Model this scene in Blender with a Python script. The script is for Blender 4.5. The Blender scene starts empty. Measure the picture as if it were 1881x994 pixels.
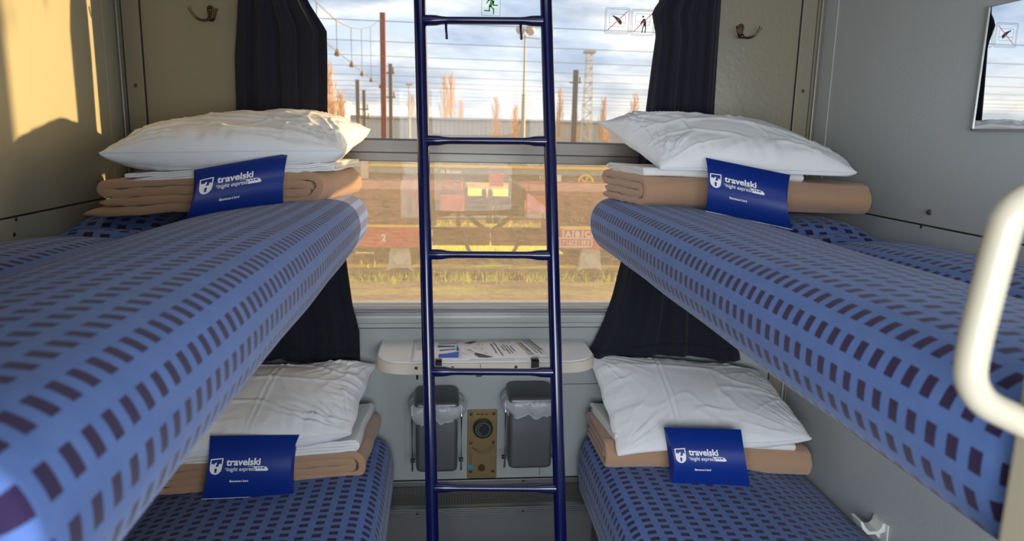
import bpy, bmesh, math, random
from mathutils import Vector, Matrix, noise
C = bpy.context.scene
COL = C.collection
PI = math.pi
EYE = 1.35            # camera height above the compartment floor (metres)

# ------------------------------------------------------------------ camera
cam = bpy.data.cameras.new('camera'); cam.sensor_width = 36.0; cam.lens = 1330.0/1881.0*36.0
cam.clip_start = 0.02; cam.clip_end = 2000
camo = bpy.data.objects.new('camera', cam); COL.objects.link(camo)
rt = Vector((0.99531, -0.09441, 0.02102)).normalized()
bk = Vector((-0.09669, -0.97718, 0.18915)).normalized()
up = bk.cross(rt).normalized(); rt = up.cross(bk)
M4 = Matrix(((rt.x, up.x, bk.x, 0), (rt.y, up.y, bk.y, 0), (rt.z, up.z, bk.z, EYE), (0, 0, 0, 1)))
camo.matrix_world = M4
C.camera = camo
cam.dof.use_dof = True; cam.dof.focus_distance = 1.7; cam.dof.aperture_fstop = 6.0

# ------------------------------------------------------------------ view
C.view_settings.view_transform = 'Standard'; C.view_settings.look = 'None'
C.view_settings.exposure = 0.14; C.view_settings.gamma = 1.0; C.view_settings.use_curve_mapping = False

# ------------------------------------------------------------------ sky
SUNV = Vector((1.0, 0.37, 0.078)).normalized()
def build_world():
    w = bpy.data.worlds.new('sky'); C.world = w; w.use_nodes = True
    nt = w.node_tree; N = nt.nodes; L = nt.links; N.clear()
    out = N.new('ShaderNodeOutputWorld'); bg = N.new('ShaderNodeBackground'); L.new(bg.outputs[0], out.inputs[0])
    tc = N.new('ShaderNodeTexCoord'); sep = N.new('ShaderNodeSeparateXYZ'); L.new(tc.outputs['Generated'], sep.inputs[0])
    ramp = N.new('ShaderNodeValToRGB'); L.new(sep.outputs['Z'], ramp.inputs[0])
    e = ramp.color_ramp.elements
    e[0].position = 0.0; e[0].color = (0.95, 0.88, 0.76, 1)
    e[1].position = 1.0; e[1].color = (0.28, 0.40, 0.62, 1)
    for p, c in ((0.035, (0.95, 0.90, 0.85, 1)), (0.09, (0.66, 0.76, 0.90, 1)), (0.2, (0.50, 0.64, 0.86, 1))):
        k = e.new(p); k.color = c
    mp = N.new('ShaderNodeMapping'); mp.inputs['Scale'].default_value = (3.2, 3.2, 11.0); mp.inputs['Location'].default_value = (1.3, .4, .2)
    L.new(tc.outputs['Generated'], mp.inputs[0])
    nz = N.new('ShaderNodeTexNoise'); nz.inputs['Scale'].default_value = 1.6; nz.inputs['Detail'].default_value = 7; nz.inputs['Roughness'].default_value = .58
    nz.inputs['Distortion'].default_value = .5
    L.new(mp.outputs[0], nz.inputs['Vector'])
    cr = N.new('ShaderNodeValToRGB'); L.new(nz.outputs[0], cr.inputs[0])
    cr.color_ramp.elements[0].position = .42; cr.color_ramp.elements[0].color = (0, 0, 0, 1)
    cr.color_ramp.elements[1].position = .62; cr.color_ramp.elements[1].color = (1, 1, 1, 1)
    mx = N.new('ShaderNodeMix'); mx.data_type = 'RGBA'
    L.new(cr.outputs[0], mx.inputs[0]); L.new(ramp.outputs[0], mx.inputs[6]); mx.inputs[7].default_value = (1.0, .99, .97, 1)
    # grey cloud bellies
    n2 = N.new('ShaderNodeTexNoise'); n2.inputs['Scale'].default_value = 2.3; n2.inputs['Detail'].default_value = 5; L.new(mp.outputs[0], n2.inputs['Vector'])
    c2 = N.new('ShaderNodeValToRGB'); L.new(n2.outputs[0], c2.inputs[0])
    c2.color_ramp.elements[0].position = .42; c2.color_ramp.elements[0].color = (1, 1, 1, 1)
    c2.color_ramp.elements[1].position = .62; c2.color_ramp.elements[1].color = (.52, .60, .73, 1)
    mul = N.new('ShaderNodeMix'); mul.data_type = 'RGBA'; mul.blend_type = 'MULTIPLY'; mul.inputs[0].default_value = 1
    L.new(mx.outputs[2], mul.inputs[6]); L.new(c2.outputs[0], mul.inputs[7])
    # warm glow of the sky round the low sun
    dot = N.new('ShaderNodeVectorMath'); dot.operation = 'DOT_PRODUCT'; dot.inputs[1].default_value = SUNV
    nrm = N.new('ShaderNodeVectorMath'); nrm.operation = 'NORMALIZE'; L.new(tc.outputs['Generated'], nrm.inputs[0]); L.new(nrm.outputs[0], dot.inputs[0])
    cl = N.new('ShaderNodeMath'); cl.operation = 'MAXIMUM'; L.new(dot.outputs['Value'], cl.inputs[0]); cl.inputs[1].default_value = 0
    pw = N.new('ShaderNodeMath'); pw.operation = 'POWER'; L.new(cl.outputs[0], pw.inputs[0]); pw.inputs[1].default_value = 9
    glow = N.new('ShaderNodeMix'); glow.data_type = 'RGBA'; glow.blend_type = 'ADD'; glow.inputs[0].default_value = 1
    gm = N.new('ShaderNodeVectorMath'); gm.operation = 'SCALE'; gm.inputs[0].default_value = (9.0, 5.6, 2.2); L.new(pw.outputs[0], gm.inputs['Scale'])
    L.new(mul.outputs[2], glow.inputs[6]); L.new(gm.outputs[0], glow.inputs[7])
    L.new(glow.outputs[2], bg.inputs[0]); bg.inputs[1].default_value = 1.15
build_world()

# ------------------------------------------------------------------ lights
def light(name, kind, loc, energy, color, size=None, sizey=None, target=None, d=None, angle=None):
    l = bpy.data.lights.new(name, kind); l.energy = energy; l.color = color
    if kind == 'AREA':
        l.shape = 'RECTANGLE'; l.size = size; l.size_y = sizey
    if angle is not None: l.angle = angle
    o = bpy.data.objects.new(name, l); COL.objects.link(o); o.location = loc
    v = d if d is not None else (Vector(target)-Vector(loc))
    o.rotation_euler = Vector(v).to_track_quat('-Z', 'Y').to_euler()
    return o
light('sun', 'SUN', (30, 10, 8), 9.5, (1.0, .64, .28), d=-SUNV, angle=math.radians(1.2))
light('overhead_fill_light', 'AREA', (.11, .95, EYE+.83), 1.5, (1.0, .97, .92), .9, .3, d=(0, 0, -1))  # unseen fill light, added overhead to brighten the compartment
light('corridor_daylight', 'AREA', (-.02, -1.0, EYE-.18), 50.0, (.88, .94, 1.0), 1.6, .90, target=(.11, 1.6, EYE-.75))

# ------------------------------------------------------------------ materials
MATS = {}
def nodes(name):
    m = bpy.data.materials.new(name); m.use_nodes = True; nt = m.node_tree
    b = nt.nodes['Principled BSDF']; MATS[name] = m
    return m, nt, nt.nodes, nt.links, b
def mat(name, col, rough=.5, metal=0., bump=0., bscale=50., var=0., vscale=6., spec=.5, sheen=0., stretch=None):
    m, nt, N, L, b = nodes(name)
    b.inputs['Base Color'].default_value = (*col, 1); b.inputs['Roughness'].default_value = rough
    b.inputs['Metallic'].default_value = metal; b.inputs['Specular IOR Level'].default_value = spec
    if sheen: b.inputs['Sheen Weight'].default_value = sheen; b.inputs['Sheen Roughness'].default_value = .5
    tc = N.new('ShaderNodeTexCoord'); mp = N.new('ShaderNodeMapping'); L.new(tc.outputs['Object'], mp.inputs[0])
    if stretch: mp.inputs['Scale'].default_value = stretch
    n = N.new('ShaderNodeTexNoise'); n.inputs['Scale'].default_value = vscale; n.inputs['Detail'].default_value = 5; L.new(mp.outputs[0], n.inputs['Vector'])
    if var:
        mx = N.new('ShaderNodeMix'); mx.data_type = 'RGBA'
        L.new(n.outputs[0], mx.inputs[0])
        mx.inputs[6].default_value = (*[max(0, c*(1-var)) for c in col], 1); mx.inputs[7].default_value = (*[min(1, c*(1+var)) for c in col], 1)
        L.new(mx.outputs[2], b.inputs['Base Color'])
    if bump:
        n2 = N.new('ShaderNodeTexNoise'); n2.inputs['Scale'].default_value = bscale; n2.inputs['Detail'].default_value = 3; L.new(mp.outputs[0], n2.inputs['Vector'])
        bp = N.new('ShaderNodeBump'); bp.inputs['Strength'].default_value = bump; bp.inputs['Distance'].default_value = .002
        L.new(n2.outputs[0], bp.inputs['Height']); L.new(bp.outputs[0], b.inputs['Normal'])
    return m
def srgb(r, g, b):
    f = lambda c: (c/255/12.92) if c/255 <= .04045 else ((c/255+.055)/1.055)**2.4
    return (f(r), f(g), f(b))

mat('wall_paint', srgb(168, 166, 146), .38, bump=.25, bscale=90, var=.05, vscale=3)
mat('panel_shaded', srgb(130, 124, 106), .34, bump=.3, bscale=70, var=.04, vscale=3)  # greenish wall paint with the upper wall's shade put into the colour
mat('panel_lit', srgb(160, 165, 164), .4, bump=.25, bscale=80, var=.04, vscale=3)  # same wall below the window, its cooler light put into the colour
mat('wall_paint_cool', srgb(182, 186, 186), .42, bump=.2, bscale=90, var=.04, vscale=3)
mat('sill_paint', srgb(170, 174, 170), .35, var=.06, vscale=9)
mat('alu', srgb(150, 150, 150), .38, metal=.85, var=.12, vscale=8, stretch=(.3, 8, 8))
mat('alu_frame', srgb(112, 107, 102), .42, metal=.7, var=.12, vscale=6, stretch=(.4, 6, 6))
mat('dark_gap', srgb(28, 26, 24), .7)
mat('screw_metal', srgb(88, 74, 58), .35, metal=.9)
mat('bronze', srgb(92, 74, 58), .28, metal=.95, var=.2, vscale=40)
mat('ceiling_paint', srgb(190, 190, 182), .6)
mat('floor_vinyl', srgb(84, 84, 86), .6, bump=.2, bscale=200, var=.1, vscale=20)
mat('kick_vinyl', srgb(92, 92, 94), .55, bump=.2, bscale=120, var=.06, vscale=5)
mat('ladder_paint', srgb(8, 14, 66), .16, spec=.6)
mat('curtain', srgb(12, 13, 30), .9, sheen=.06, bump=.6, bscale=500, stretch=(1, 1, .3))
mat('table_top', srgb(236, 238, 238), .3, var=.03, vscale=8)
mat('table_edge', srgb(216, 206, 188), .42)
mat('black_plastic', srgb(18, 18, 18), .4)
mat('knob_ring', srgb(150, 150, 150), .5)
mat('bin_steel', srgb(108, 109, 112), .42, metal=.55, bump=.1, bscale=300)
mat('bin_rod', srgb(190, 190, 190), .25, metal=.9)
mat('brass', srgb(134, 114, 78), .42, metal=.55, var=.18, vscale=30, bump=.1, bscale=80)
mat('gauge_blue', srgb(60, 130, 160), .5)
mat('engrave', srgb(44, 34, 24), .6)
mat('pale_plastic', srgb(216, 216, 210), .4)
mat('handle_white', srgb(180, 172, 154), .28, var=.06, vscale=20)
mat('door_beige', srgb(176, 166, 146), .45, var=.05)
mat('box_blue', srgb(12, 46, 132), .34, spec=.5, var=.04, vscale=10)
mat('print_white', srgb(240, 240, 244), .5)
mat('paper', srgb(238, 238, 240), .6)
mat('paper_blue', srgb(50, 100, 200), .6)
mat('paper_ink', srgb(70, 74, 84), .6)
mat('paper_tan', srgb(200, 180, 130), .6)
mat('sticker_green', srgb(50, 180, 60), .5)
mat('sticker_line', srgb(74, 80, 92), .5)
mat('sticker_dark', srgb(45, 42, 46), .5)
mat('sticker_red', srgb(226, 70, 72), .5)
mat('linen', srgb(228, 229, 231), .85, bump=.12, bscale=900, sheen=.05)
mat('sheet_linen', srgb(230, 230, 228), .85, bump=.1, bscale=700)
mat('fleece', srgb(180, 142, 112), .95, bump=.8, bscale=700, sheen=.35, var=.05, vscale=20)

def fabric():
    m, nt, N, L, b = nodes('velour')
    uv = N.new('ShaderNodeUVMap'); uv.uv_map = 'fabric'; sp = N.new('ShaderNodeSeparateXYZ'); L.new(uv.outputs[0], sp.inputs[0])
    def mth(op, a, bb=None):
        n = N.new('ShaderNodeMath'); n.operation = op
        for i, v in enumerate((a, bb)):
            if v is None: continue
            if isinstance(v, (int, float)): n.inputs[i].default_value = v
            else: L.new(v, n.inputs[i])
        return n.outputs[0]
    u = mth('DIVIDE', sp.outputs['X'], .035)
    cu = mth('FLOOR', u); fu = mth('FRACT', u)
    v0 = mth('DIVIDE', sp.outputs['Y'], .0255)
    fv = mth('FRACT', mth('ADD', v0, mth('MULTIPLY', cu, .27)))
    du = mth('ABSOLUTE', mth('SUBTRACT', fu, .5)); dv = mth('ABSOLUTE', mth('SUBTRACT', fv, .5))
    iu = mth('LESS_THAN', du, .275); iv = mth('LESS_THAN', dv, .25)
    msk = mth('MULTIPLY', iu, iv)
    n1 = N.new('ShaderNodeTexNoise'); n1.inputs['Scale'].default_value = 26; n1.inputs['Detail'].default_value = 9; n1.inputs['Roughness'].default_value = .65; L.new(uv.outputs[0], n1.inputs['Vector'])
    blue = N.new('ShaderNodeMix'); blue.data_type = 'RGBA'; L.new(n1.outputs[0], blue.inputs[0])
    blue.inputs[6].default_value = (*srgb(74, 101, 164), 1); blue.inputs[7].default_value = (*srgb(104, 132, 192), 1)
    mx = N.new('ShaderNodeMix'); mx.data_type = 'RGBA'; L.new(msk, mx.inputs[0]); L.new(blue.outputs[2], mx.inputs[6])
    mx.inputs[7].default_value = (*srgb(50, 36, 72), 1)
    L.new(mx.outputs[2], b.inputs['Base Color']); b.inputs['Roughness'].default_value = .9; b.inputs['Sheen Weight'].default_value = .18
    b.inputs['Sheen Roughness'].default_value = .4; b.inputs['Specular IOR Level'].default_value = .2
    n2 = N.new('ShaderNodeTexNoise'); n2.inputs['Scale'].default_value = 900; L.new(uv.outputs[0], n2.inputs['Vector'])
    bp = N.new('ShaderNodeBump'); bp.inputs['Strength'].default_value = .35; bp.inputs['Distance'].default_value = .001
    L.new(n2.outputs[0], bp.inputs['Height']); L.new(bp.outputs[0], b.inputs['Normal'])
fabric()
def glassmat(name, dust, dustcol):
    m, nt, N, L, b = nodes(name)
    N.remove(b); out = N['Material Output']
    tr = N.new('ShaderNodeBsdfTransparent'); tr.inputs[0].default_value = (.97, .98, .97, 1)
    gl = N.new('ShaderNodeBsdfGlossy'); gl.inputs['Roughness'].default_value = .02
    ge = N.new('ShaderNodeNewGeometry'); dt = N.new('ShaderNodeVectorMath'); dt.operation = 'DOT_PRODUCT'
    L.new(ge.outputs['Normal'], dt.inputs[0]); L.new(ge.outputs['Incoming'], dt.inputs[1])
    ab = N.new('ShaderNodeMath'); ab.operation = 'ABSOLUTE'; L.new(dt.outputs['Value'], ab.inputs[0])
    om = N.new('ShaderNodeMath'); om.operation = 'SUBTRACT'; om.inputs[0].default_value = 1; L.new(ab.outputs[0], om.inputs[1])
    pw = N.new('ShaderNodeMath'); pw.operation = 'POWER'; L.new(om.outputs[0], pw.inputs[0]); pw.inputs[1].default_value = 5
    ma = N.new('ShaderNodeMath'); ma.operation = 'MULTIPLY_ADD'; L.new(pw.outputs[0], ma.inputs[0]); ma.inputs[1].default_value = .6; ma.inputs[2].default_value = .008
    m1 = N.new('ShaderNodeMixShader'); L.new(ma.outputs[0], m1.inputs[0]); L.new(tr.outputs[0], m1.inputs[1]); L.new(gl.outputs[0], m1.inputs[2])
    if dust:
        df = N.new('ShaderNodeBsdfTranslucent'); df.inputs[0].default_value = (*dustcol, 1)
        tc = N.new('ShaderNodeTexCoord'); mp = N.new('ShaderNodeMapping'); mp.inputs['Scale'].default_value = (1, 1, 5)
        n = N.new('ShaderNodeTexNoise'); n.inputs['Scale'].default_value = 60; n.inputs['Detail'].default_value = 8; n.inputs['Roughness'].default_value = .75
        L.new(tc.outputs['Object'], mp.inputs[0]); L.new(mp.outputs[0], n.inputs['Vector'])
        mr = N.new('ShaderNodeMapRange'); L.new(n.outputs[0], mr.inputs[0]); mr.inputs[1].default_value = .3; mr.inputs[2].default_value = .75
        mr.inputs[3].default_value = dust*.55; mr.inputs[4].default_value = dust*1.6
        m2 = N.new('ShaderNodeMixShader'); L.new(mr.outputs[0], m2.inputs[0]); L.new(m1.outputs[0], m2.inputs[1]); L.new(df.outputs[0], m2.inputs[2])
        L.new(m2.outputs[0], out.inputs[0])
    else: L.new(m1.outputs[0], out.inputs[0])
glassmat('glass_clean', .02, (.9, .9, .9))
glassmat('glass_dusty', .105, (.85, .8, .7))
def linermat():
    m, nt, N, L, b = nodes('bin_liner_film'); out = N['Material Output']
    b.inputs['Base Color'].default_value = (.62, .64, .68, 1); b.inputs['Roughness'].default_value = .28
    tr = N.new('ShaderNodeBsdfTransparent'); mx = N.new('ShaderNodeMixShader'); mx.inputs[0].default_value = .62
    L.new(tr.outputs[0], mx.inputs[1]); L.new(b.outputs[0], mx.inputs[2]); L.new(mx.outputs[0], out.inputs[0])
linermat()
mm = mat('mirror_glass', (.9, .91, .92), .01, metal=1.0)
# outdoors
mat('ballast', srgb(180, 158, 128), .95, bump=1, bscale=30, var=.35, vscale=8)
mat('wagon_red', srgb(200, 78, 64), .7, var=.4, vscale=3)
mat('wagon_brown', srgb(138, 84, 68), .8, var=.5, vscale=3)
mat('wagon_teal', srgb(140, 160, 160), .7, var=.2, vscale=3)
mat('wagon_yellow', srgb(244, 196, 70), .6, var=.1)
mat('wagon_white', srgb(226, 226, 220), .6)
mat('iron_dark', srgb(72, 58, 48), .7, var=.3, vscale=6)
mat('axle_pale', srgb(196, 184, 160), .7, var=.25, vscale=10)
mat('mesh_wire', srgb(110, 110, 106), .45, metal=.5)
mat('rail_steel', srgb(150, 130, 110), .4, metal=.6)
mat('rust_mast', srgb(140, 74, 58), .85, var=.35, vscale=2)
mat('mast_grey', srgb(112, 108, 100), .8, var=.2)
mat('mast_pale', srgb(196, 190, 176), .8)
mat('wire_dark', srgb(120, 126, 136), .6)
mat('shed_clad', srgb(206, 204, 196), .7, var=.05)
mat('shed_roof', srgb(150, 150, 150), .7)
mat('house_white', srgb(226, 228, 226), .7)
mat('house_blue', srgb(120, 160, 180), .6)
mat('tree_bark', srgb(222, 186, 140), .9, var=.15)
mat('insulator', srgb(120, 90, 60), .4)
def groundmat():
    m, nt, N, L, b = nodes('yard_ground')
    tc = N.new('ShaderNodeTexCoord')
    n1 = N.new('ShaderNodeTexNoise'); n1.inputs['Scale'].default_value = .9; n1.inputs['Detail'].default_value = 9; n1.inputs['Roughness'].default_value = .7
    mp = N.new('ShaderNodeMapping'); mp.inputs['Scale'].default_value = (.5, 1.6, 1); L.new(tc.outputs['Object'], mp.inputs[0]); L.new(mp.outputs[0], n1.inputs['Vector'])
    r = N.new('ShaderNodeValToRGB'); L.new(n1.outputs[0], r.inputs[0]); e = r.color_ramp.elements
    e[0].position = .36; e[0].color = (*srgb(150, 122, 92), 1); e[1].position = .64; e[1].color = (*srgb(232, 214, 96), 1)
    k = e.new(.5); k.color = (*srgb(196, 164, 112), 1)
    n2 = N.new('ShaderNodeTexNoise'); n2.inputs['Scale'].default_value = 18; n2.inputs['Detail'].default_value = 6; L.new(tc.outputs['Object'], n2.inputs['Vector'])
    mx = N.new('ShaderNodeMix'); mx.data_type = 'RGBA'; mx.blend_type = 'MULTIPLY'; mx.inputs[0].default_value = .8
    r2 = N.new('ShaderNodeValToRGB'); L.new(n2.outputs[0], r2.inputs[0]); r2.color_ramp.elements[0].position = .3; r2.color_ramp.elements[0].color = (.55, .5, .45, 1); r2.color_ramp.elements[1].position = .6
    L.new(r.outputs[0], mx.inputs[6]); L.new(r2.outputs[0], mx.inputs[7]); L.new(mx.outputs[2], b.inputs['Base Color'])
    b.inputs['Roughness'].default_value = 1
groundmat()
mat('grass_yellow', srgb(250, 240, 80), .9, var=.25, vscale=20)

# ------------------------------------------------------------------ mesh helpers
class MB:
    """collects shapes in eye coordinates (z = 0 at the camera height)"""
    def __init__(s): s.v = []; s.f = []; s.uv = None
    def add(s, vs, fs):
        o = len(s.v); s.v += [Vector(p) for p in vs]; s.f += [tuple(i+o for i in f) for f in fs]
    def box(s, x0, x1, y0, y1, z0, z1):
        s.add([(x0,y0,z0),(x1,y0,z0),(x1,y1,z0),(x0,y1,z0),(x0,y0,z1),(x1,y0,z1),(x1,y1,z1),(x0,y1,z1)],
              [(3,2,1,0),(4,5,6,7),(0,1,5,4),(1,2,6,5),(2,3,7,6),(3,0,4,7)])
        return s
    def tube(s, pts, r, seg=12, ry=None, cap=True, upv=(0,0,1)):
        pts = [Vector(p) for p in pts]; n = len(pts)
        rs = r if isinstance(r, (list, tuple)) else [r]*n
        rys = ry if isinstance(ry, (list, tuple)) else ([ry]*n if ry else rs)
        vs = []; upv = Vector(upv)
        for i, p in enumerate(pts):
            t = (pts[min(i+1, n-1)]-pts[max(i-1, 0)]).normalized()
            a = t.cross(upv)
            if a.length < 1e-3: a = t.cross(Vector((1, 0, 0)))
            a.normalize(); b = t.cross(a).normalized()
            for k in range(seg):
                w = 2*PI*k/seg
                vs.append(p + a*math.cos(w)*rs[i] + b*math.sin(w)*rys[i])
        fs = [(i*seg+k, i*seg+(k+1) % seg, (i+1)*seg+(k+1) % seg, (i+1)*seg+k) for i in range(n-1) for k in range(seg)]
        if cap: fs += [tuple(reversed(range(seg))), tuple((n-1)*seg+k for k in range(seg))]
        s.add(vs, fs); return s
    def prism(s, pts, axis, a, b):
        """2D polygon extruded along an axis from a to b"""
        def P(p, c):
            return {'x': (c, p[0], p[1]), 'y': (p[0], c, p[1]), 'z': (p[0], p[1], c)}[axis]
        n = len(pts)
        s.add([P(p, a) for p in pts]+[P(p, b) for p in pts],
              [tuple(range(n)), tuple(reversed(range(n, 2*n)))]+[(i, i+n, (i+1) % n+n, (i+1) % n) for i in range(n)])
        return s
    def grid(s, fn, nu, nv, closeu=False):
        vs = [fn(i/nu if closeu else i/(nu), j/nv) for j in range(nv+1) for i in range(nu if closeu else nu+1)]
        W = nu if closeu else nu+1
        s.add(vs, [(j*W+i, j*W+(i+1) % W, (j+1)*W+(i+1) % W, (j+1)*W+i) for j in range(nv) for i in range(nu)])
        return s
    def sphere(s, c, r, seg=12, rings=8, sx=1, sy=1, sz=1):
        c = Vector(c)
        s.grid(lambda u, v: c+Vector((r*sx*math.sin(PI*(.001+v*.998))*math.cos(2*PI*u), r*sy*math.sin(PI*(.001+v*.998))*math.sin(2*PI*u), r*sz*math.cos(PI*v))), seg, rings, True)
        return s
    def build(s, name, m, parent=None, smooth=True, bevel=0., solid=0., sub=0, auto=True):
        me = bpy.data.meshes.new(name)
        off = Vector((0, 0, EYE))
        if parent is None:
            xs = [p.x for p in s.v]; ys = [p.y for p in s.v]; zs = [p.z for p in s.v]
            org = Vector(((min(xs)+max(xs))/2, (min(ys)+max(ys))/2, min(zs))) + off
            loc = org
        else:
            org = wloc(parent); loc = Vector((0, 0, 0))
        me.from_pydata([tuple(p+off-org) for p in s.v], [], s.f)
        if s.uv:
            ul = me.uv_layers.new(name='fabric')
            for poly in me.polygons:
                us = [s.uv[me.loops[li].vertex_index] for li in poly.loop_indices]
                mu = max(u[0] for u in us)
                for li, u in zip(poly.loop_indices, us):
                    uu = u[0]
                    if mu - uu > s.uwrap*.5: uu += s.uwrap
                    ul.data[li].uv = (uu, u[1])
        bm = bmesh.new(); bm.from_mesh(me); bmesh.ops.recalc_face_normals(bm, faces=bm.faces); bm.to_mesh(me); bm.free()
        if smooth:
            me.polygons.foreach_set('use_smooth', [True]*len(me.polygons))
            if auto:
                try: me.set_sharp_from_angle(angle=math.radians(38))
                except Exception: pass
        me.materials.append(MATS[m])
        o = bpy.data.objects.new(name, me); COL.objects.link(o); o.location = loc
        if parent is not None: o.parent = parent
        if solid:
            md = o.modifiers.new('thickness', 'SOLIDIFY'); md.thickness = solid; md.offset = 0
        if bevel:
            md = o.modifiers.new('bevel', 'BEVEL'); md.width = bevel; md.segments = 3; md.limit_method = 'ANGLE'
        if sub:
            md = o.modifiers.new('subdivision', 'SUBSURF'); md.levels = sub; md.render_levels = sub
        return o
    uwrap = 1e9
def wloc(o):
    v = Vector(o.location)
    while o.parent: o = o.parent; v += Vector(o.location)
    return v
def thing(name, label, cat, loc, group=None):
    o = bpy.data.objects.new(name, None); COL.objects.link(o); o.location = (loc[0], loc[1], loc[2]+EYE); o.empty_display_size = .05
    return tag(o, label, cat, group)
def tag(o, label, cat, group=None):
    o['label'] = label; o['category'] = cat
    if group: o['group'] = group
    return o
def struct(o): o['kind'] = 'structure'; return o
def catmull(pts, n, closed=False):
    P = [Vector(p) for p in pts]; m = len(P); out = []
    segs = m if closed else m-1
    per = max(1, n//segs)
    for i in range(segs):
        if closed: a, b, c, d = P[(i-1) % m], P[i], P[(i+1) % m], P[(i+2) % m]
        else: a, b, c, d = P[max(i-1, 0)], P[i], P[i+1], P[min(i+2, m-1)]
        for k in range(per):
            t = k/per
            out.append(.5*((2*b)+(c-a)*t+(2*a-5*b+4*c-d)*t*t+(3*b-a-3*c+d)*t**3))
    if not closed: out.append(P[-1])
    return out
def lerp(a, b, t): return a+(b-a)*t
def interp(tab, x):
    if x <= tab[0][0]: return tab[0][1]
    for (a, va), (b, vb) in zip(tab, tab[1:]):
        if x <= b: t = (x-a)/(b-a); return va+(vb-va)*t
    return tab[-1][1]
def sstep(a, b, x):
    t = min(1, max(0, (x-a)/(b-a))); return t*t*(3-2*t)

# ================================================================== THE ROOM SHELL
XL, XR, YW = -.822, 1.046, 2.0
FZ, CZ = -EYE, .86
m = MB().box(XL-.04, XL, -1.1, YW+.08, FZ, CZ); struct(m.build('wall_left', 'wall_paint', smooth=False))
m = MB().box(XR, XR+.04, -1.1, YW+.08, FZ, CZ); struct(m.build('wall_right', 'wall_paint_cool', smooth=False))
m = MB().box(XL-.04, XR+.04, -1.1, YW+.08, FZ-.05, FZ); struct(m.build('floor', 'floor_vinyl', smooth=False))
m = MB().box(XL-.04, XR+.04, -1.1, YW+.08, CZ, CZ+.05); struct(m.build('ceiling', 'ceiling_paint', smooth=False))
# window wall with its opening
WX0, WX1, WZ0, WZ1 = -.485, .715, -.492, .66
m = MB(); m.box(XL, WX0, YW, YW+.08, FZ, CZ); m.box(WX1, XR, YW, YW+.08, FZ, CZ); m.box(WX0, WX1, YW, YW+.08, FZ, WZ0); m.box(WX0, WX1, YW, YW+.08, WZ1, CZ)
struct(m.build('wall_back', 'panel_shaded', smooth=False))
m = MB().box(XL, XR, YW-.0015, YW+.002, FZ, WZ0-.0); struct(m.build('wall_window', 'panel_lit', smooth=False))  # thin sheet added over the lower wall, coloured for its cooler, brighter light
# corridor wall behind the camera, with the corridor window opening
m = MB(); m.box(XL, XR, -1.14, -1.1, FZ, -.65); m.box(XL, XR, -1.14, -1.1, .7, CZ); m.box(XL, -.75, -1.14, -1.1, -.55, .7); m.box(.95, XR, -1.14, -1.1, -.55, .7)
struct(m.build('wall_front', 'wall_paint', smooth=False))
m = MB().box(XL, -.215, .255, .29, FZ, CZ); struct(m.build('wall_corridor', 'wall_paint', smooth=False, bevel=.004))
# trims: side-wall base strips with their seam
for nm, xa, xb, xg in (('trim_1', XL, XL+.006, XL+.0065), ('trim_2', XR-.006, XR, XR-.0065)):
    m = MB().box(min(xa, xb), max(xa, xb), .1, YW, -.42, -.1835)
    o = struct(m.build(nm, 'wall_paint' if nm == 'trim_1' else 'wall_paint_cool', smooth=False, bevel=.0015))
    MB().box(min(xa, xb)+.001, max(xa, xb)-.001, .1, YW, -.1828, -.1805).build('seam_gap', 'dark_gap', o, smooth=False)
# corner cover strips on the window wall
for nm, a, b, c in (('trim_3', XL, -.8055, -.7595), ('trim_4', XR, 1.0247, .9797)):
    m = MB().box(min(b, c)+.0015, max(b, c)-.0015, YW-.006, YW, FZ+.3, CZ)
    o = struct(m.build(nm, 'panel_shaded', smooth=False, bevel=.002))
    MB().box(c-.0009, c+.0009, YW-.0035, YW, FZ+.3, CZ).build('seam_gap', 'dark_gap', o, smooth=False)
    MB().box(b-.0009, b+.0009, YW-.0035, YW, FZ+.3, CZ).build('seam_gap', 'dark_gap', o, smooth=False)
    MB().tube([((a+b)/2, YW-.009, FZ+.3), ((a+b)/2, YW-.009, CZ)], .0032, 8).build('corner_bead', 'panel_shaded', o)
# left rounded corner post on the side wall
m = MB().box(XL, XL+.002, YW-.075, YW-.008, -.18, CZ); struct(m.build('trim_5', 'wall_paint', smooth=False, bevel=.0015))
m = MB().box(XR-.002, XR, YW-.075, YW-.008, -.18, CZ); struct(m.build('trim_6', 'wall_paint_cool', smooth=False, bevel=.0015))
# lower seam in right wall panelling
m = MB().box(XR-.005, XR, .3, YW, -1.3, -.7365); o = struct(m.build('trim_7', 'wall_paint_cool', smooth=False, bevel=.0015))
MB().box(XR-.003, XR, .3, YW, -.7365, -.734).build('seam_gap', 'dark_gap', o, smooth=False)

# ---- window
o = MB(); 
o.box(WX0-.018, WX0, YW-.004, YW+.08, WZ0-.02, WZ1+.03); o.box(WX1, WX1+.018, YW-.004, YW+.08, WZ0-.02, WZ1+.03)
o.box(WX0, WX1, YW-.012, YW+.08, WZ1, WZ1+.03)
win = struct(o.build('window_1', 'alu_frame', smooth=False, bevel=.003))
MB().prism([(YW+.05, WZ0-.01), (YW+.05, WZ0+.002), (YW+.035, WZ0+.003), (YW+.0, WZ0-.006), (YW-.012, WZ0-.012), (YW-.014, WZ0-.016), (YW-.014, WZ0-.022), (YW, WZ0-.022)], 'x', WX0-.02, WX1+.02).build('window_sill', 'alu', win, smooth=False, bevel=.0015)
MB().prism([(YW, WZ0-.022), (YW-.010, WZ0-.022), (YW-.012, WZ0-.030), (YW-.010, WZ0-.045), (YW, WZ0-.046)], 'x', WX0-.04, WX1+.04).build('sill_trim', 'sill_paint', win, smooth=False, bevel=.001)
MB().box(WX0-.04, WX1+.04, YW-.006, YW, WZ0-.0595, WZ0-.047).build('sill_trim', 'sill_paint', win, smooth=False, bevel=.001)
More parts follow.
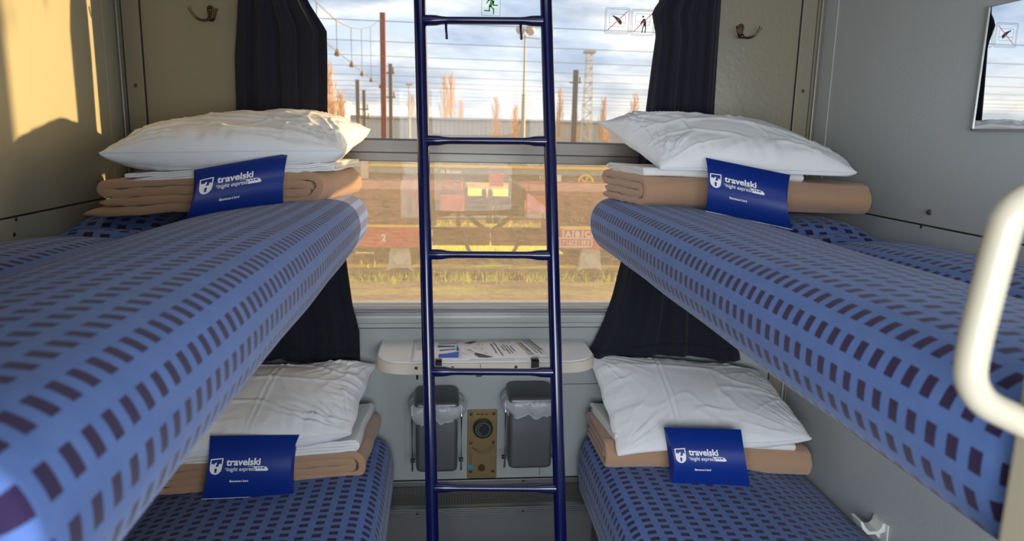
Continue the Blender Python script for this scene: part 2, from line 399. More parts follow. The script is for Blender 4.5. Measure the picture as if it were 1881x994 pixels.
MB().box(WX0-.04, WX1+.04, YW-.0062, YW, WZ0-.061, WZ0-.0595).build('seam_gap', 'dark_gap', win, smooth=False)
# middle bar: bottom rail of the sliding upper sash and the fixed rail behind it
MB().prism([(YW+.005, -.064), (YW+.005, -.030), (YW+.012, -.0265), (YW+.032, -.0265), (YW+.032, -.064)], 'x', WX0, WX1).build('sash_rail', 'alu_frame', win, smooth=False, bevel=.002)
MB().prism([(YW+.016, -.088), (YW+.016, -.064), (YW+.05, -.064), (YW+.05, -.088)], 'x', WX0, WX1).build('middle_rail', 'alu_frame', win, smooth=False, bevel=.002)
MB().box(WX0, WX1, YW+.0145, YW+.02, -.0655, -.0635).build('seal', 'black_plastic', win, smooth=False)
MB().box(WX0, WX1, YW+.022, YW+.026, -.027, WZ1).build('window_pane', 'glass_clean', win, smooth=False)
MB().box(WX0, WX1, YW+.040, YW+.044, WZ0, -.086).build('window_pane', 'glass_dusty', win, smooth=False)

# ---- mirror on the right wall
mr = MB().box(XR-.006, XR-.0005, .72, 1.3595, .0235, .251); 
mo = tag(mr.build('wall_mirror', 'mirror_glass', smooth=False), 'frameless wall mirror reflecting the window and dark curtain', 'mirror')
MB().box(XR-.008, XR-.0005, 1.3595, 1.364, .021, .253).build('edge_strip', 'alu', mo, smooth=False)
MB().box(XR-.008, XR-.0005, .72, 1.364, .0185, .0235).build('edge_strip', 'alu', mo, smooth=False)

# ---- door edge with handle at the right
do = struct(MB().box(.3855, .432, .372, .428, FZ, CZ).build('door_1', 'door_beige', smooth=False, bevel=.006))
hp = catmull([(.396, .40, -.183), (.380, .40, -.180), (.357, .40, -.170), (.338, .40, -.160), (.3275, .40, -.145), (.3265, .40, -.125), (.330, .40, -.09), (.3345, .40, -.055), (.338, .40, -.042), (.348, .40, -.033), (.362, .40, -.031), (.380, .40, -.031), (.396, .40, -.031)], 60)
MB().tube(hp, .0095, 16, ry=.0098, upv=(0, 1, 0)).build('door_handle', 'handle_white', do)

# ================================================================== BERTHS
def swept(profile, y0, y1, R, ulen0=0.0, n=120, seed=0, mir=None):
    """closed cross-section (x,z) swept along y with rounded ends; fabric uv = (arc length, y)"""
    P = catmull([(p[0], p[1], 0) for p in profile], n, True); n = len(P)
    arc = [0.]
    for i in range(1, n): arc.append(arc[-1]+(P[i]-P[i-1]).length)
    per = arc[-1]+(P[0]-P[-1]).length
    cx = (min(p.x for p in P)+max(p.x for p in P))/2; cz = (min(p.y for p in P)+max(p.y for p in P))/2
    hw = (max(p.x for p in P)-min(p.x for p in P))/2; hh = (max(p.y for p in P)-min(p.y for p in P))/2
    st = []
    K = 8
    st.append((y0, min(hh*.92, .06), -.03))
    for k in range(K+1):
        a = PI/2*k/K; st.append((y0+R*(1-math.sin(a)), R*(1-math.cos(PI/2-a)) if False else R*(1-math.sin(a)), 0))
    # proper quarter round
    st = [(y0, hh*.9, -hh*.6), (y0, hh*.6, -.02)]+[(y0+R*(1-math.cos(PI/2*k/K)), R*(1-math.sin(PI/2*k/K)), 0) for k in range(K+1)]
    ny = int((y1-y0-2*R)/.03)
    st += [(lerp(y0+R, y1-R, k/ny), 0, 0) for k in range(1, ny)]
    st += [(y1-R*(1-math.cos(PI/2*k/K)), R*(1-math.sin(PI/2*k/K)), 0) for k in range(K, -1, -1)]+[(y1, hh*.6, .02), (y1, hh*.9, hh*.6)]
    mb = MB(); mb.uv = []; mb.uwrap = per
    for (y, d, dv) in st:
        for i, p in enumerate(P):
            dx = max(0.02, (hw-d)/hw); dz = max(.03, (hh-d)/hh)
            x = cx+(p.x-cx)*dx; z = cz+(p.y-cz)*dz
            w = noise.noise(Vector((x*4, y*4, z*4+seed)))*.0022
            mb.v.append(Vector((x+(p.x-cx)/hw*w, y, z+(p.y-cz)/hh*w)))
            mb.uv.append((arc[i]+ulen0, y+dv))
    ns = len(st)
    mb.f = [(j*n+i, j*n+(i+1) % n, (j+1)*n+(i+1) % n, (j+1)*n+i) for j in range(ns-1) for i in range(n)]
    mb.f += [tuple(range(n)), tuple((ns-1)*n+i for i in range(n))]
    return mb
def cushion(x0, x1, y0, y1, ztop, zside, zbot, rot=0):
    mb = MB(); mb.uv = []; nu, nv = 36, 40
    cx, cy = (x0+x1)/2, (y0+y1)/2; hx, hy = (x1-x0)/2, (y1-y0)/2
    for top in (1, 0):
        for j in range(nv+1):
            for i in range(nu+1):
                u = math.sin(PI/2*(-1+2*i/nu)); v = math.sin(PI/2*(-1+2*j/nv))
                t = (max(0, 1-abs(u)**2.6)*max(0, 1-abs(v)**3.5))**.5
                z = zside+(ztop-zside)*t if top else zside-(zside-zbot)*min(1, t*2)
                mb.v.append(Vector((cx+hx*u, cy+hy*v, z))); mb.uv.append((cx+hx*u*1.05, cy+hy*v*1.05))
        o = 0 if top else (nu+1)*(nv+1)
        mb.f += [(o+j*(nu+1)+i, o+j*(nu+1)+i+1, o+(j+1)*(nu+1)+i+1, o+(j+1)*(nu+1)+i) for j in range(nv) for i in range(nu)]
    return mb

def upper_berth(side, xi, xw, label, y0, tilt=0., R=.03):
    s = -1 if side == 'L' else 1
    prof = [(.345, -.30), (.22, -.318), (.10, -.322), (.055, -.318), (.022, -.297), (.004, -.262), (.001, -.225), (.014, -.192), (.045, -.172), (.10, -.1665), (.17, -.169), (.25, -.178), (.315, -.192), (.345, -.205), (.357, -.23), (.357, -.27)]
    t = thing('bunk_berth', label, 'berth', (xi+s*.3, 1.15, -.34))
    mb = swept([(xi+s*a, b) for a, b in prof], y0, 1.945, R, ulen0=.006, seed=3 if s > 0 else 9)
    for v in mb.v: v.z += tilt*(1.945-v.y)
    mb.build('mattress', 'velour', t, auto=False)
    a, b = xi+s*.365, xw-s*.010
    a, b = min(a, b), max(a, b)
    cushion(a, b, 1.60, 1.94, -.193, -.245, -.30).build('headrest', 'velour', t, auto=False)
    cushion(a, b, 1.525, 1.597, -.218, -.25, -.30).build('headrest', 'velour', t, auto=False)
    cushion(a, b, y0+.05, 1.52, -.196, -.25, -.30).build('headrest', 'velour', t, auto=False)
    f = MB().box(min(xi+s*.09, xw-s*.008), max(xi+s*.09, xw-s*.008), y0+.03, 1.93, -.345, -.312)
    f.build('bed_frame', 'alu_frame', t, smooth=False, bevel=.004)
    return t
upper_berth('L', -.193, XL, 'upper bunk with blue dashed velour mattress along the golden sunlit wall', .335, .014, .012)
upper_berth('R', .400, XR, 'upper bunk with blue dashed velour mattress beneath the wall mirror and behind the door handle', .44)
# unseen top bunks, added above the view to shade the upper walls
for s_, xi, xw, lb in ((-1, -.20, XL, 'unseen topmost bunk on the sunlit wall, added to shade the upper wall'), (1, .41, XR, 'unseen topmost bunk on the mirror wall, added to shade the upper wall')):
    t = thing('bunk_berth', lb, 'berth', (xi+s_*.3, 1.15, .52))
    pf = [(.60, .56), (.3, .545), (.05, .55), (.005, .58), (0, .63), (.02, .675), (.06, .69), (.3, .695), (.59, .69), (.605, .62)]
    swept([(xi+s_*a_, b_) for a_, b_ in pf], .45, 1.90, .03).build('mattress', 'velour', t, auto=False)
    MB().box(min(xi+s_*.05, xw-s_*.008), max(xi+s_*.05, xw-s_*.008), .5, 1.88, .515, .545).build('bed_frame', 'alu_frame', t, smooth=False, bevel=.004)
def lower_berth(side, xi, xw, label, y0):
    s = -1 if side == 'L' else 1; w = abs(xw-xi)-.02
    prof = [(w-.01, -1.07), (w*.5, -1.075), (.10, -1.075), (.035, -1.068), (.008, -1.03), (0, -.97), (.002, -.92), (.014, -.878), (.042, -.856), (.09, -.850), (.2, -.855), (.40, -.868), (w*.85, -.908), (w-.012, -.938), (w, -.965), (w, -1.03)]
    t = thing('bench_berth', label, 'berth', (xi+s*.34, 1.1, FZ))
    swept([(xi+s*a, b) for a, b in prof], y0, 1.955, .03, ulen0=.012, seed=5).build('mattress', 'velour', t, auto=False)
    MB().box(min(xi+s*.03, xw-s*.008), max(xi+s*.03, xw-s*.008), y0+.02, 1.85, FZ, -1.06).build('bench_base', 'kick_vinyl', t, smooth=False, bevel=.004)
    return t
lower_berth('L', -.134, XL, 'lower bench bed in blue dashed velour, opposite the one with the wall bracket', .40)
lower_berth('R', .396, XR, 'lower bench bed in blue dashed velour, beside the small white wall bracket', .45)

# ================================================================== BEDDING
def quad_map(FL, FR, BR, BL):
    A, B, Cc, D = [Vector((p[0], p[1], p[2])) for p in (FL, FR, BR, BL)]
    return lambda s, d: lerp(lerp(A, B, s), lerp(D, Cc, s), d)
def ribbon(center, th, fn, n=110, st=40, seed=0, axis='d', wob=.0015, edge=.012, sag=None):
    """folded cloth: centre line (a,h) with thickness th, extruded across the other direction"""
    P = catmull([(p[0], p[1], 0) for p in center], n)
    n = len(P); mb = MB()
    rows = []
    for k in range(st+1):
        t = k/st
        # ease near the ends so that the folded edge is rounded
        tt = .5-.5*math.cos(PI*t)
        rows.append(tt)
    for q, tt in enumerate(rows):
        e = min(tt, 1-tt)/edge
        f = math.sqrt(max(.02, 1-(1-min(1, e))**2))
        ring = []
        for sgn in (1, -1):
            rng = range(n) if sgn > 0 else range(n-1, -1, -1)
            for i in rng:
                T = (P[min(i+1, n-1)]-P[max(i-1, 0)]).normalized(); N = Vector((-T.y, T.x, 0))
                if i == 0: base = P[i]-T*0
                ef = 1.0
                if i == 0 or i == n-1: ef = .25
                elif i == 1 or i == n-2: ef = .75
                p = P[i]
                wv = noise.noise(Vector((p.x*30+seed, tt*3.0, p.y*30)))*wob
                h = p.y+wv; a = p.x+noise.noise(Vector((seed+7.1, tt*2.5, p.y*25)))*wob*5
                ring.append((a+N.x*th/2*f*ef*sgn/SC['a'], h+N.y*th/2*f*ef*sgn))
        for a, h in ring:
            v = fn(a, tt) if axis == 'd' else fn(tt, a)
            if sag: h = h+sag(v)
            mb.v.append(Vector((v.x, v.y, v.z+h)))
    m = len(ring); ns = len(rows)
    mb.f = [(j*m+i, j*m+(i+1) % m, (j+1)*m+(i+1) % m, (j+1)*m+i) for j in range(ns-1) for i in range(m)]
    for base in (0, (ns-1)*m):
        # strip caps: pair upper i with lower i
        for i in range(n-1):
            mb.f.append((base+i, base+i+1, base+m-2-i, base+m-1-i))
    return mb
SC = {'a': 1.0}
def serp(layers, th, h0, a0=.0, a1=1.0, gap=.0, scale=1.0, jit=None, r=None):
    """serpentine centre line, layers stacked th apart"""
    pts = []
    r = th/2*1.05/scale
    for k in range(layers):
        z = h0+th*(k+.5)+gap*k
        lo, hi = a0+r*1.6, a1-r*1.6
        if jit: lo += jit[k % len(jit)]/scale; hi -= jit[(k+1) % len(jit)]/scale
        xs = [lerp(lo, hi, t) for t in (0, .12, .3, .5, .7, .88, 1)]
        if k % 2: xs = xs[::-1]
        pts += [(x, z) for x in xs]
        if k < layers-1:
            ex = xs[-1]+(r*1.5 if k % 2 == 0 else -r*1.5)
            pts.append((ex, z+th/2+gap/2))
    return pts
def folded(name, label, cat, mt, quad, layers, th, axis, seed, jit=None, wob=.0018, gap=.0006, group=None, extra=None):
    fn = quad_map(*quad)
    L = (Vector(quad[1])-Vector(quad[0])).length if axis == 'd' else (Vector(quad[3])-Vector(quad[0])).length
    SC['a'] = L
    pts = serp(layers, th, 0, 0, 1, gap=gap, scale=L, jit=jit)
    mb = ribbon(pts, th, fn, n=len(pts)*3, st=44, seed=seed, axis=axis, wob=wob)
    o = mb.build(name, mt, auto=False)
    return tag(o, label, cat, group)
G1, G2, G3, G4 = 'folded tan blankets on the beds', 'folded white sheets', 'white pillows on the bedding stacks', 'blue welcome boxes'

def wrap_profile(H, t, L, layers=4, ext0=(0, 0), close=1):
    """one length of cloth: inner folds, then an outer turn that wraps the closed end"""
    r = t/2/L
    z = [t*(.5+k) for k in range(layers)]
    sc = H/(t*layers); z = [q*sc for q in z]; zt, zb = z[-1], z[0]
    e = 1-r*1.2
    o0, o1 = ext0
    pts = [(r*3+.02, z[1]), (.3, z[1]*1.02), (.6, z[1]), (e-r*4.2, z[1])]
    pts += [(e-r*2.6, (z[1]+z[2])/2), (e-r*4.2, z[2]), (.6, z[2]*1.01), (.3, z[2]), (r*3+o1, z[2])]
    pts += [(r*1.2+o1, (z[2]+zt)/2), (r*3+o1, zt), (.3, zt*1.01), (.6, zt), (e-r*5, zt*1.0), (e-r*2.0, zt*.965), (e-r*.5, zt*.80), (e, (zt+zb)/2), (e-r*.5, zt*.22+zb*.4), (e-r*2.0, zb*1.12), (e-r*5, zb), (.6, zb), (.3, zb), (r*2+o0, zb)]
    return pts
def folded(name, label, cat, mt, quad, H, t, axis, seed, flip=False, ext0=(0, 0), wob=.0016, group=None):
    fn = quad_map(*quad)
    L = (Vector(quad[1])-Vector(quad[0])).length if axis == 'd' else (Vector(quad[3])-Vector(quad[0])).length
    SC['a'] = L
    pts = wrap_profile(H, t, L, ext0=ext0)
    if flip: pts = [(1-a, h) for a, h in pts]
    mb = ribbon(pts, t*1.02, fn, n=len(pts)*5, st=50, seed=seed, axis=axis, wob=wob, edge=.01)
    o = mb.build(name, mt, auto=False)
    return tag(o, label, cat, group)
G1, G2, G3, G4 = 'folded tan blankets on the beds', 'folded white sheets', 'white pillows on the bedding stacks', 'blue welcome boxes'
folded('folded_blanket', 'tan folded blanket on the upper bunk by the sunlit wall, one end rolled', 'blanket', 'fleece',
       ((-.735, 1.56, -.194), (-.262, 1.655, -.170), (-.200, 1.90, -.166), (-.725, 1.915, -.194)), .074, .0185, 'd', 1.0, ext0=(-.03, .05), wob=.004, group=G1)
folded('folded_sheet', 'white folded sheet on the upper bunk by the sunlit wall, under the pillow', 'sheet', 'sheet_linen',
       ((-.650, 1.575, -.121), (-.24, 1.665, -.096), (-.205, 1.89, -.094), (-.65, 1.90, -.121)), .017, .0045, 'd', 2.0, wob=.003, group=G2)
folded('folded_blanket', 'tan folded blanket on the upper bunk by the mirror, curled layers towards window', 'blanket', 'fleece',
       ((.475, 1.655, -.168), (1.000, 1.595, -.178), (1.010, 1.925, -.180), (.420, 1.91, -.166)), .072, .0180, 's', 3.0, flip=True, wob=.004, group=G1)
folded('folded_sheet', 'white folded sheet on the upper bunk by the mirror, between blanket and pillow', 'sheet', 'sheet_linen',
       ((.474, 1.680, -.097), (.85, 1.640, -.104), (.86, 1.90, -.104), (.430, 1.89, -.095)), .018, .0050, 's', 4.0, flip=True, wob=.003, group=G2)
folded('folded_blanket', 'tan folded blanket on the lower bed opposite the wall bracket, open loop of folds', 'blanket', 'fleece',
       ((-.715, 1.685, -.886), (-.185, 1.70, -.856), (-.168, 1.945, -.853), (-.715, 1.945, -.886)), .074, .0185, 'd', 5.0, ext0=(.0, .05), wob=.0035, group=G1)
folded('folded_sheet', 'white folded sheet on the lower bed opposite the wall bracket, corner sticking out', 'sheet', 'sheet_linen',
       ((-.66, 1.69, -.813), (-.200, 1.695, -.783), (-.185, 1.935, -.780), (-.66, 1.93, -.813)), .030, .0075, 'd', 6.0, wob=.0025, group=G2)
folded('folded_blanket', 'tan folded blanket on the lower bed with the wall bracket, smooth rounded fold', 'blanket', 'fleece',
       ((.422, 1.700, -.856), (.995, 1.725, -.903), (.995, 1.945, -.905), (.415, 1.945, -.853)), .074, .0175, 's', 7.0, flip=True, wob=.003, group=G1)
folded('folded_sheet', 'white folded sheet on the lower bed with the wall bracket, narrow end showing', 'sheet', 'sheet_linen',
       ((.447, 1.715, -.783), (.95, 1.74, -.831), (.96, 1.93, -.833), (.425, 1.94, -.781)), .020, .0055, 's', 8.0, flip=True, wob=.002, group=G2)

def pillow(label, FL, FR, BR, BL, H, B, zrest, seed, bow=.03, crease=None, ear=1.0, amp=.015, pull=(1, 1, 1, 1)):
    """four corner points, crown height H above and belly B below the corner surface"""
    fn = quad_map(FL, FR, BR, BL)
    nu, nv = 150, 110
    corners = [(-1, -1), (1, -1), (1, 1), (-1, 1)]
    mb = MB()
    def pt(i, j, top):
        u = math.sin(PI/2*(-1+2*i/nu)); v = math.sin(PI/2*(-1+2*j/nv))
        us = u*(1-bow*.9*(1-v*v)); vs = v*(1-bow*1.6*(1-u*u))
        p = fn((us+1)/2, (vs+1)/2)
        t = (max(0, 1-u*u)**.50)*(max(0, 1-v*v)**.44)
        # wrinkles that fan out of the corners, and slack folds along the seams
        w = 0
        for ci, (cu, cv) in enumerate(corners):
            dx, dy = (u-cu), (v-cv)*.75
            r = math.hypot(dx, dy); ph = math.atan2(dy, dx)
            nn = noise.noise(Vector((ph*5.5+seed+ci*9.3, r*1.1, seed+(0 if top else 50))))
            ridge = 1-2*abs(nn)
            w += (ridge**4)*math.exp(-(r/.6)**2)*min(1, r*3)*.75*pull[ci]
        g = noise.noise(Vector((u*1.5+seed, v*1.3, 3.3+(0 if top else 9))))
        nn = noise.noise(Vector((u*1.0+g*.5+seed*2, v*2.4+g*.7+u*.8, 5.5))); w += math.exp(-(nn/.07)**2)*.30
        nn = noise.noise(Vector((u*2.6+g*.9, v*1.1+g*.5+seed, 8.5))); w += math.exp(-(nn/.05)**2)*.22*sstep(1.05, .3, abs(v))
        edge = min(1, t*2.2)
        # short puckers running in from the seams
        pk = noise.noise(Vector((u*13+seed, v*2.2, 1.7)))*sstep(.45, .95, abs(v))+noise.noise(Vector((u*2.2, v*11+seed, 4.7)))*sstep(.55, .95, abs(u))
        disp = amp*(w+g*.9+pk*.35)*edge
        if crease and top:
            for (cu, slope, dep) in crease:
                d = abs(u-cu-slope*v); disp += -dep*math.exp(-(d/.012)**2)*edge+dep*.7*math.exp(-((d-.025)/.016)**2)*edge
        if top: z = p.z+H*t+disp+.0012
        else:
            z = p.z-B*t**.8+disp*.5-.0012
            z = max(z, min(zrest(p.x, p.y), p.z-.002))
        # lateral drift of the fabric
        p2 = Vector((p.x+noise.noise(Vector((v*3+seed, 4.4, 0)))*.008*(1-t), p.y+noise.noise(Vector((u*3+seed, 7.4, 0)))*.010*(1-t), z))
        return p2
    for top in (1, 0):
        o = len(mb.v)
        for j in range(nv+1):
            for i in range(nu+1): mb.v.append(pt(i, j, top))
        for j in range(nv):
            for i in range(nu):
                q = (o+j*(nu+1)+i, o+j*(nu+1)+i+1, o+(j+1)*(nu+1)+i+1, o+(j+1)*(nu+1)+i)
                mb.f.append(q if top else q[::-1])
    W = nu+1; o = W*(nv+1)
    for i in range(nu):
        mb.f.append((i, i+o, i+1+o, i+1)); k = nv*W
        mb.f.append((k+i, k+i+1, k+i+1+o, k+i+o))
    for j in range(nv):
        mb.f.append((j*W, (j+1)*W, (j+1)*W+o, j*W+o)); k = nu
        mb.f.append((j*W+k, j*W+k+o, (j+1)*W+k+o, (j+1)*W+k))
    ob = mb.build('pillow', 'linen', auto=False)
    rim = [mb.v[i] for i in range(0, W, 3)]+[mb.v[j*W+nu] for j in range(0, nv+1, 3)]+[mb.v[nv*W+i] for i in range(nu, -1, -3)]+[mb.v[j*W] for j in range(nv, -1, -3)]
    MB().tube(rim, .0016, 6).build('seam_piping', 'linen', ob, auto=False)
    return tag(ob, label, 'pillow', G3)
pillow('plump white pillow on the upper bunk stack beside the golden sunlit wall',
       (-.692, 1.555, -.062), (-.222, 1.665, -.052), (-.184, 1.925, -.004), (-.715, 1.93, -.03), .062, .075, lambda x, y: lerp(-.103, -.080, (x+.67)/.46), 11.0, bow=.035)
pillow('plump white pillow with a pointed corner on the upper bunk below the mirror',
       (.502, 1.635, -.076), (.955, 1.60, -.078), (.990, 1.93, -.055), (.417, 1.935, .028), .082, .045, lambda x, y: lerp(-.078, -.088, (x-.47)/.5), 23.0, bow=.03, pull=(1, .6, .6, 1.6))
pillow('white pillow on the lower bed, partly hidden behind the upper bunk mattress',
       (-.69, 1.655, -.775), (-.215, 1.668, -.723), (-.185, 1.960, -.648), (-.73, 1.95, -.69), .062, .06, lambda x, y: lerp(-.782, -.750, (x+.66)/.46), 37.0, bow=.03, crease=[(.08, .12, .004)])
pillow('large white sharp-cornered pillow on the lower bed with the wall bracket',
       (.449, 1.675, -.800), (.968, 1.695, -.775), (.935, 1.955, -.680), (.421, 1.972, -.635), .052, .05, lambda x, y: lerp(-.762, -.810, (x-.447)/.50), 52.0, bow=.02, crease=[(-.33, .04, .0035)], amp=.008)

# ================================================================== WELCOME BOXES
def text_mesh(s, size, bold=0., shear=0., track=1.0):
    cu = bpy.data.curves.new('t', 'FONT'); cu.body = s; cu.size = size; cu.offset = bold; cu.shear = shear; cu.space_character = track; cu.resolution_u = 3
    ob = bpy.data.objects.new('t', cu); COL.objects.link(ob)
    dg = bpy.context.evaluated_depsgraph_get(); dg.update()
    me = bpy.data.meshes.new_from_object(ob.evaluated_get(dg))
    vs = [(v.co.x, v.co.y) for v in me.vertices]; fs = [tuple(p.vertices) for p in me.polygons]
    bpy.data.objects.remove(ob); bpy.data.curves.remove(cu); bpy.data.meshes.remove(me)
    return vs, fs
class Flat:
    def __init__(s): s.v = []; s.f = []
    def add(s, vs, fs): o = len(s.v); s.v += list(vs); s.f += [tuple(i+o for i in f) for f in fs]
    def text(s, t, x, y, size, **k):
        vs, fs = text_mesh(t, size, **k); s.add([(a+x, b+y) for a, b in vs], fs)
    def textw(s, t, x, y, size, w, **k):
        vs, fs = text_mesh(t, size, **k); mx = max(a for a, b in vs); mn = min(a for a, b in vs)
        s.add([((a-mn)*w/(mx-mn)+x, b+y) for a, b in vs], fs)
    def poly(s, pts): s.add(pts, [tuple(range(len(pts)))])
    def line(s, pts, w):
        for (a, b) in zip(pts, pts[1:]):
            d = Vector((b[0]-a[0], b[1]-a[1], 0)); 
            if d.length < 1e-9: continue
            d.normalize(); n = Vector((-d.y, d.x, 0))*w/2; e = d*w*.3
            s.add([(a[0]-e.x+n.x, a[1]-e.y+n.y), (a[0]-e.x-n.x, a[1]-e.y-n.y), (b[0]+e.x-n.x, b[1]+e.y-n.y), (b[0]+e.x+n.x, b[1]+e.y+n.y)], [(0, 1, 2, 3)])
    def loop(s, pts, w): s.line(list(pts)+[pts[0]], w)
    def disc(s, x, y, r, n=20): s.poly([(x+r*math.cos(2*PI*k/n), y+r*math.sin(2*PI*k/n)) for k in range(n)])
    def mb(s, fn):
        m = MB(); m.v = [Vector(fn(a, b)) for a, b in s.v]; m.f = list(s.f); return m
def rrect(x0, x1, y0, y1, r, n=5):
    out = []
    for cx, cy, a0 in ((x1-r, y0+r, -PI/2), (x1-r, y1-r, 0), (x0+r, y1-r, PI/2), (x0+r, y0+r, PI)):
        for k in range(n+1): a = a0+PI/2*k/n; out.append((cx+r*math.cos(a), cy+r*math.sin(a)))
    return out
def box_print():
    F = Flat(); W = .2      # box face is 1.0 wide, units = box widths
    # shield with mountains
    sx, sy = -.36, .02
    shield = [(sx-.062, sy+.09), (sx+.062, sy+.10), (sx+.060, sy+.01)]+[(sx+.058*math.cos(a), sy-.005-.062*math.sin(a)) for a in [PI*k/10 for k in range(1, 10)]]+[(sx-.060, sy+.01)]
    F.loop(shield, .012)
    # snow field = lower part under the ridge line
    ridge = [(sx-.058, sy+.035), (sx-.040, sy+.048), (sx-.026, sy+.036), (sx+.0, sy+.066), (sx+.026, sy+.036), (sx+.040, sy+.048), (sx+.056, sy+.032)]
    low = [(sx+.056*math.cos(a), sy-.005-.060*math.sin(a)) for a in [PI*k/10 for k in range(0, 11)]]
    # leave out the t and the rock patch as real gaps: strips either side
    F.add(ridge[:3]+[(sx-.010, sy+.02), (sx-.010, sy-.03), (sx-.010, sy-.064)]+low[6:], [tuple(range(3+3+5))])
    F.add([ridge[4], ridge[5], ridge[6]]+low[0:5]+[(sx+.012, sy-.064), (sx+.012, sy-.005), (sx+.03, sy+.02)], [tuple(range(11))])
    F.add([(sx-.010, sy+.02), ridge[2], ridge[3], (sx+.004, sy+.045), (sx-.004, sy+.02)], [tuple(range(5))])
    F.poly([(sx-.010, sy-.005), (sx+.012, sy-.005), (sx+.03, sy+.02), (sx+.004, sy+.012), (sx-.010, sy+.02)])
    F.poly([(sx-.010, sy-.064), (sx+.012, sy-.064), (sx+.012, sy-.052), (sx-.010, sy-.052)])
    F.textw('travelski', -.255, .045, .105, .37, bold=.0030)
    for k, (a, b) in enumerate(((-.262, -.225), (-.252, -.228), (-.244, -.228))): F.line([(a, .016-k*.013), (b, .016-k*.013)], .004)
    F.textw('night express', -.232, -.018, .062, .295, shear=.15, bold=.0006)
    # train nose
    F.poly([(.065, -.022), (.07, .004), (.035, .028), (.15, .028), (.185, .02), (.208, -.008), (.205, -.018), (.19, -.024)])
    F.line([(-.02, .031), (.05, .030)], .003)
    F.textw('Bienvenue à bord', -.20, -.145, .034, .20, bold=.0010)
    return F
PRINT = box_print()
def cut(F):  # dark windows and the t, printed back in box blue on top of the white
    G = Flat()
    for a, b in ((.082, .100), (.108, .128), (.136, .168)): G.poly([(a, .004), (b, .002), (b-.002, .018), (a, .018)])
    sx, sy = -.36, .02
    G.line([(sx+.001, sy-.008), (sx+.001, sy-.050)], .010); G.line([(sx-.012, sy-.020), (sx+.013, sy-.020)], .008)
    return G
PR2 = cut(None)
def subdivide_flat(F): return F
def gift_box(label, BLc, BRc, TRc, TLc, T=.026, c=.10):
    """pillow-shaped carton: its four crease corners in space; T = half bulge"""
    A, B, Cc, D = [Vector(p) for p in (BLc, BRc, TRc, TLc)]
    nx = (B-A).cross(D-A).normalized()          # faces the viewer when y is negative
    if nx.y > 0: nx = -nx
    def surf(u, v, sgn, lift=0):                # u, v in -1..1
        uu = u*(1-c*(1-v*v))
        p = lerp(lerp(A, B, (uu+1)/2), lerp(D, Cc, (uu+1)/2), (v+1)/2)
        return p+nx*sgn*(T*(1-v*v)+.0006+lift)
    mb = MB(); nu, nv = 36, 72
    mb.grid(lambda a, b: surf(a*2-1, b*2-1, 1), nu, nv)
    mb.grid(lambda a, b: surf(a*2-1, b*2-1, -1), nu, nv)
    for e in (-1, 1):
        # end flap, pushed in a little between front and back arcs
        def fl(a, b, e=e):
            v = b*2-1; f = surf(e, v, 1); g = surf(e, v, -1); p = lerp(f, g, a)
            return p-(B-A).normalized()*e*.010*math.sin(PI*a)*(1-v*v)
        mb.grid(fl, 6, nv)
    mb.grid(lambda a, b: lerp(surf(a*2-1, -1, 1), surf(a*2-1, -1, -1), b), nu, 1); mb.grid(lambda a, b: lerp(surf(a*2-1, 1, 1), surf(a*2-1, 1, -1), b), nu, 1)
    o = mb.build('welcome_box', 'box_blue'); tag(o, label, 'gift box', G4)
    # the printing, laid on the curved front
    asp = ((B-A).length)/((D-A).length)
    w = (B-A).length
    def pr(lift):
        def f(a, b):
            v = b*asp*2; u = a*2/(1-c*(1-v*v)); return surf(u, v, 1, lift)
        return f
    t = PRINT.mb(pr(.0013)).build('printed_logo', 'print_white', o, smooth=False); t['label'] = 'white printed shield, train and lettering'
    t = PR2.mb(pr(.0017)).build('printed_detail', 'box_blue', o, smooth=False)
    # white cut edge of the card along the bottom crease
    MB().tube([surf(-1, -1, 1)+Vector((0, 0, .0002)), surf(1, -1, 1)+Vector((0, 0, .0002))], .0007, 6).build('card_edge', 'paper', o)
    return o

gift_box('blue printed welcome box on the upper bunk by the sunlit wall', (-.5147, 1.50, -.1921), (-.3409, 1.60, -.1663), (-.3370, 1.650, -.0584), (-.5050, 1.548, -.092))
gift_box('blue printed welcome box on the upper bunk slanting down towards the mirror wall', (.592, 1.58, -.1683), (.7504, 1.48, -.1955), (.7560, 1.525, -.0813), (.5990, 1.622, -.0505))
gift_box('blue printed welcome box on the lower bed opposite the wall bracket', (-.558, 1.622, -.8608), (-.3469, 1.63, -.8617), (-.3375, 1.665, -.7241), (-.5403, 1.655, -.7183))
gift_box('blue printed welcome box on the lower bed with the white wall bracket', (.5702, 1.63, -.8608), (.774, 1.62, -.8658), (.7529, 1.655, -.7275), (.5555, 1.665, -.7221))

# ================================================================== CURTAINS
def curtain(label, inner, outer, z0, z1, folds, seed, y0=1.9625, amp=.0135, hem=None):
    nu, nv = 150, 90
    def f(a, b):
        z = lerp(z1, z0, b)
        xi = interp(inner, z); xo = interp(outer, z)
        if hem: z += hem(a)*sstep(.75, 1, b)
        x = lerp(xi, xo, a)
        ph = seed+noise.noise(Vector((a*3+seed, z*1.1, 0)))*1.6
        am = amp*(.75+.35*noise.noise(Vector((a*5, z*2+seed, 3))))
        y = y0-am*math.sin(2*PI*folds*(a**.9)+ph)-am*.35*math.sin(2*PI*folds*2.3*a+ph*2)
        return Vector((x+am*.35*math.cos(2*PI*folds*a+ph)*(1 if .02 < a < .98 else 0), y, z))
    o = MB().grid(f, nu, nv).build('curtain', 'curtain', solid=.002, auto=False)
    MB().grid(lambda a, b: f(a, 1-.03*b)+Vector((0, -.0016, 0)), nu, 3).build('hem', 'curtain', o, solid=.001, auto=False)
    return tag(o, label, 'curtain', 'dark blue window curtains')
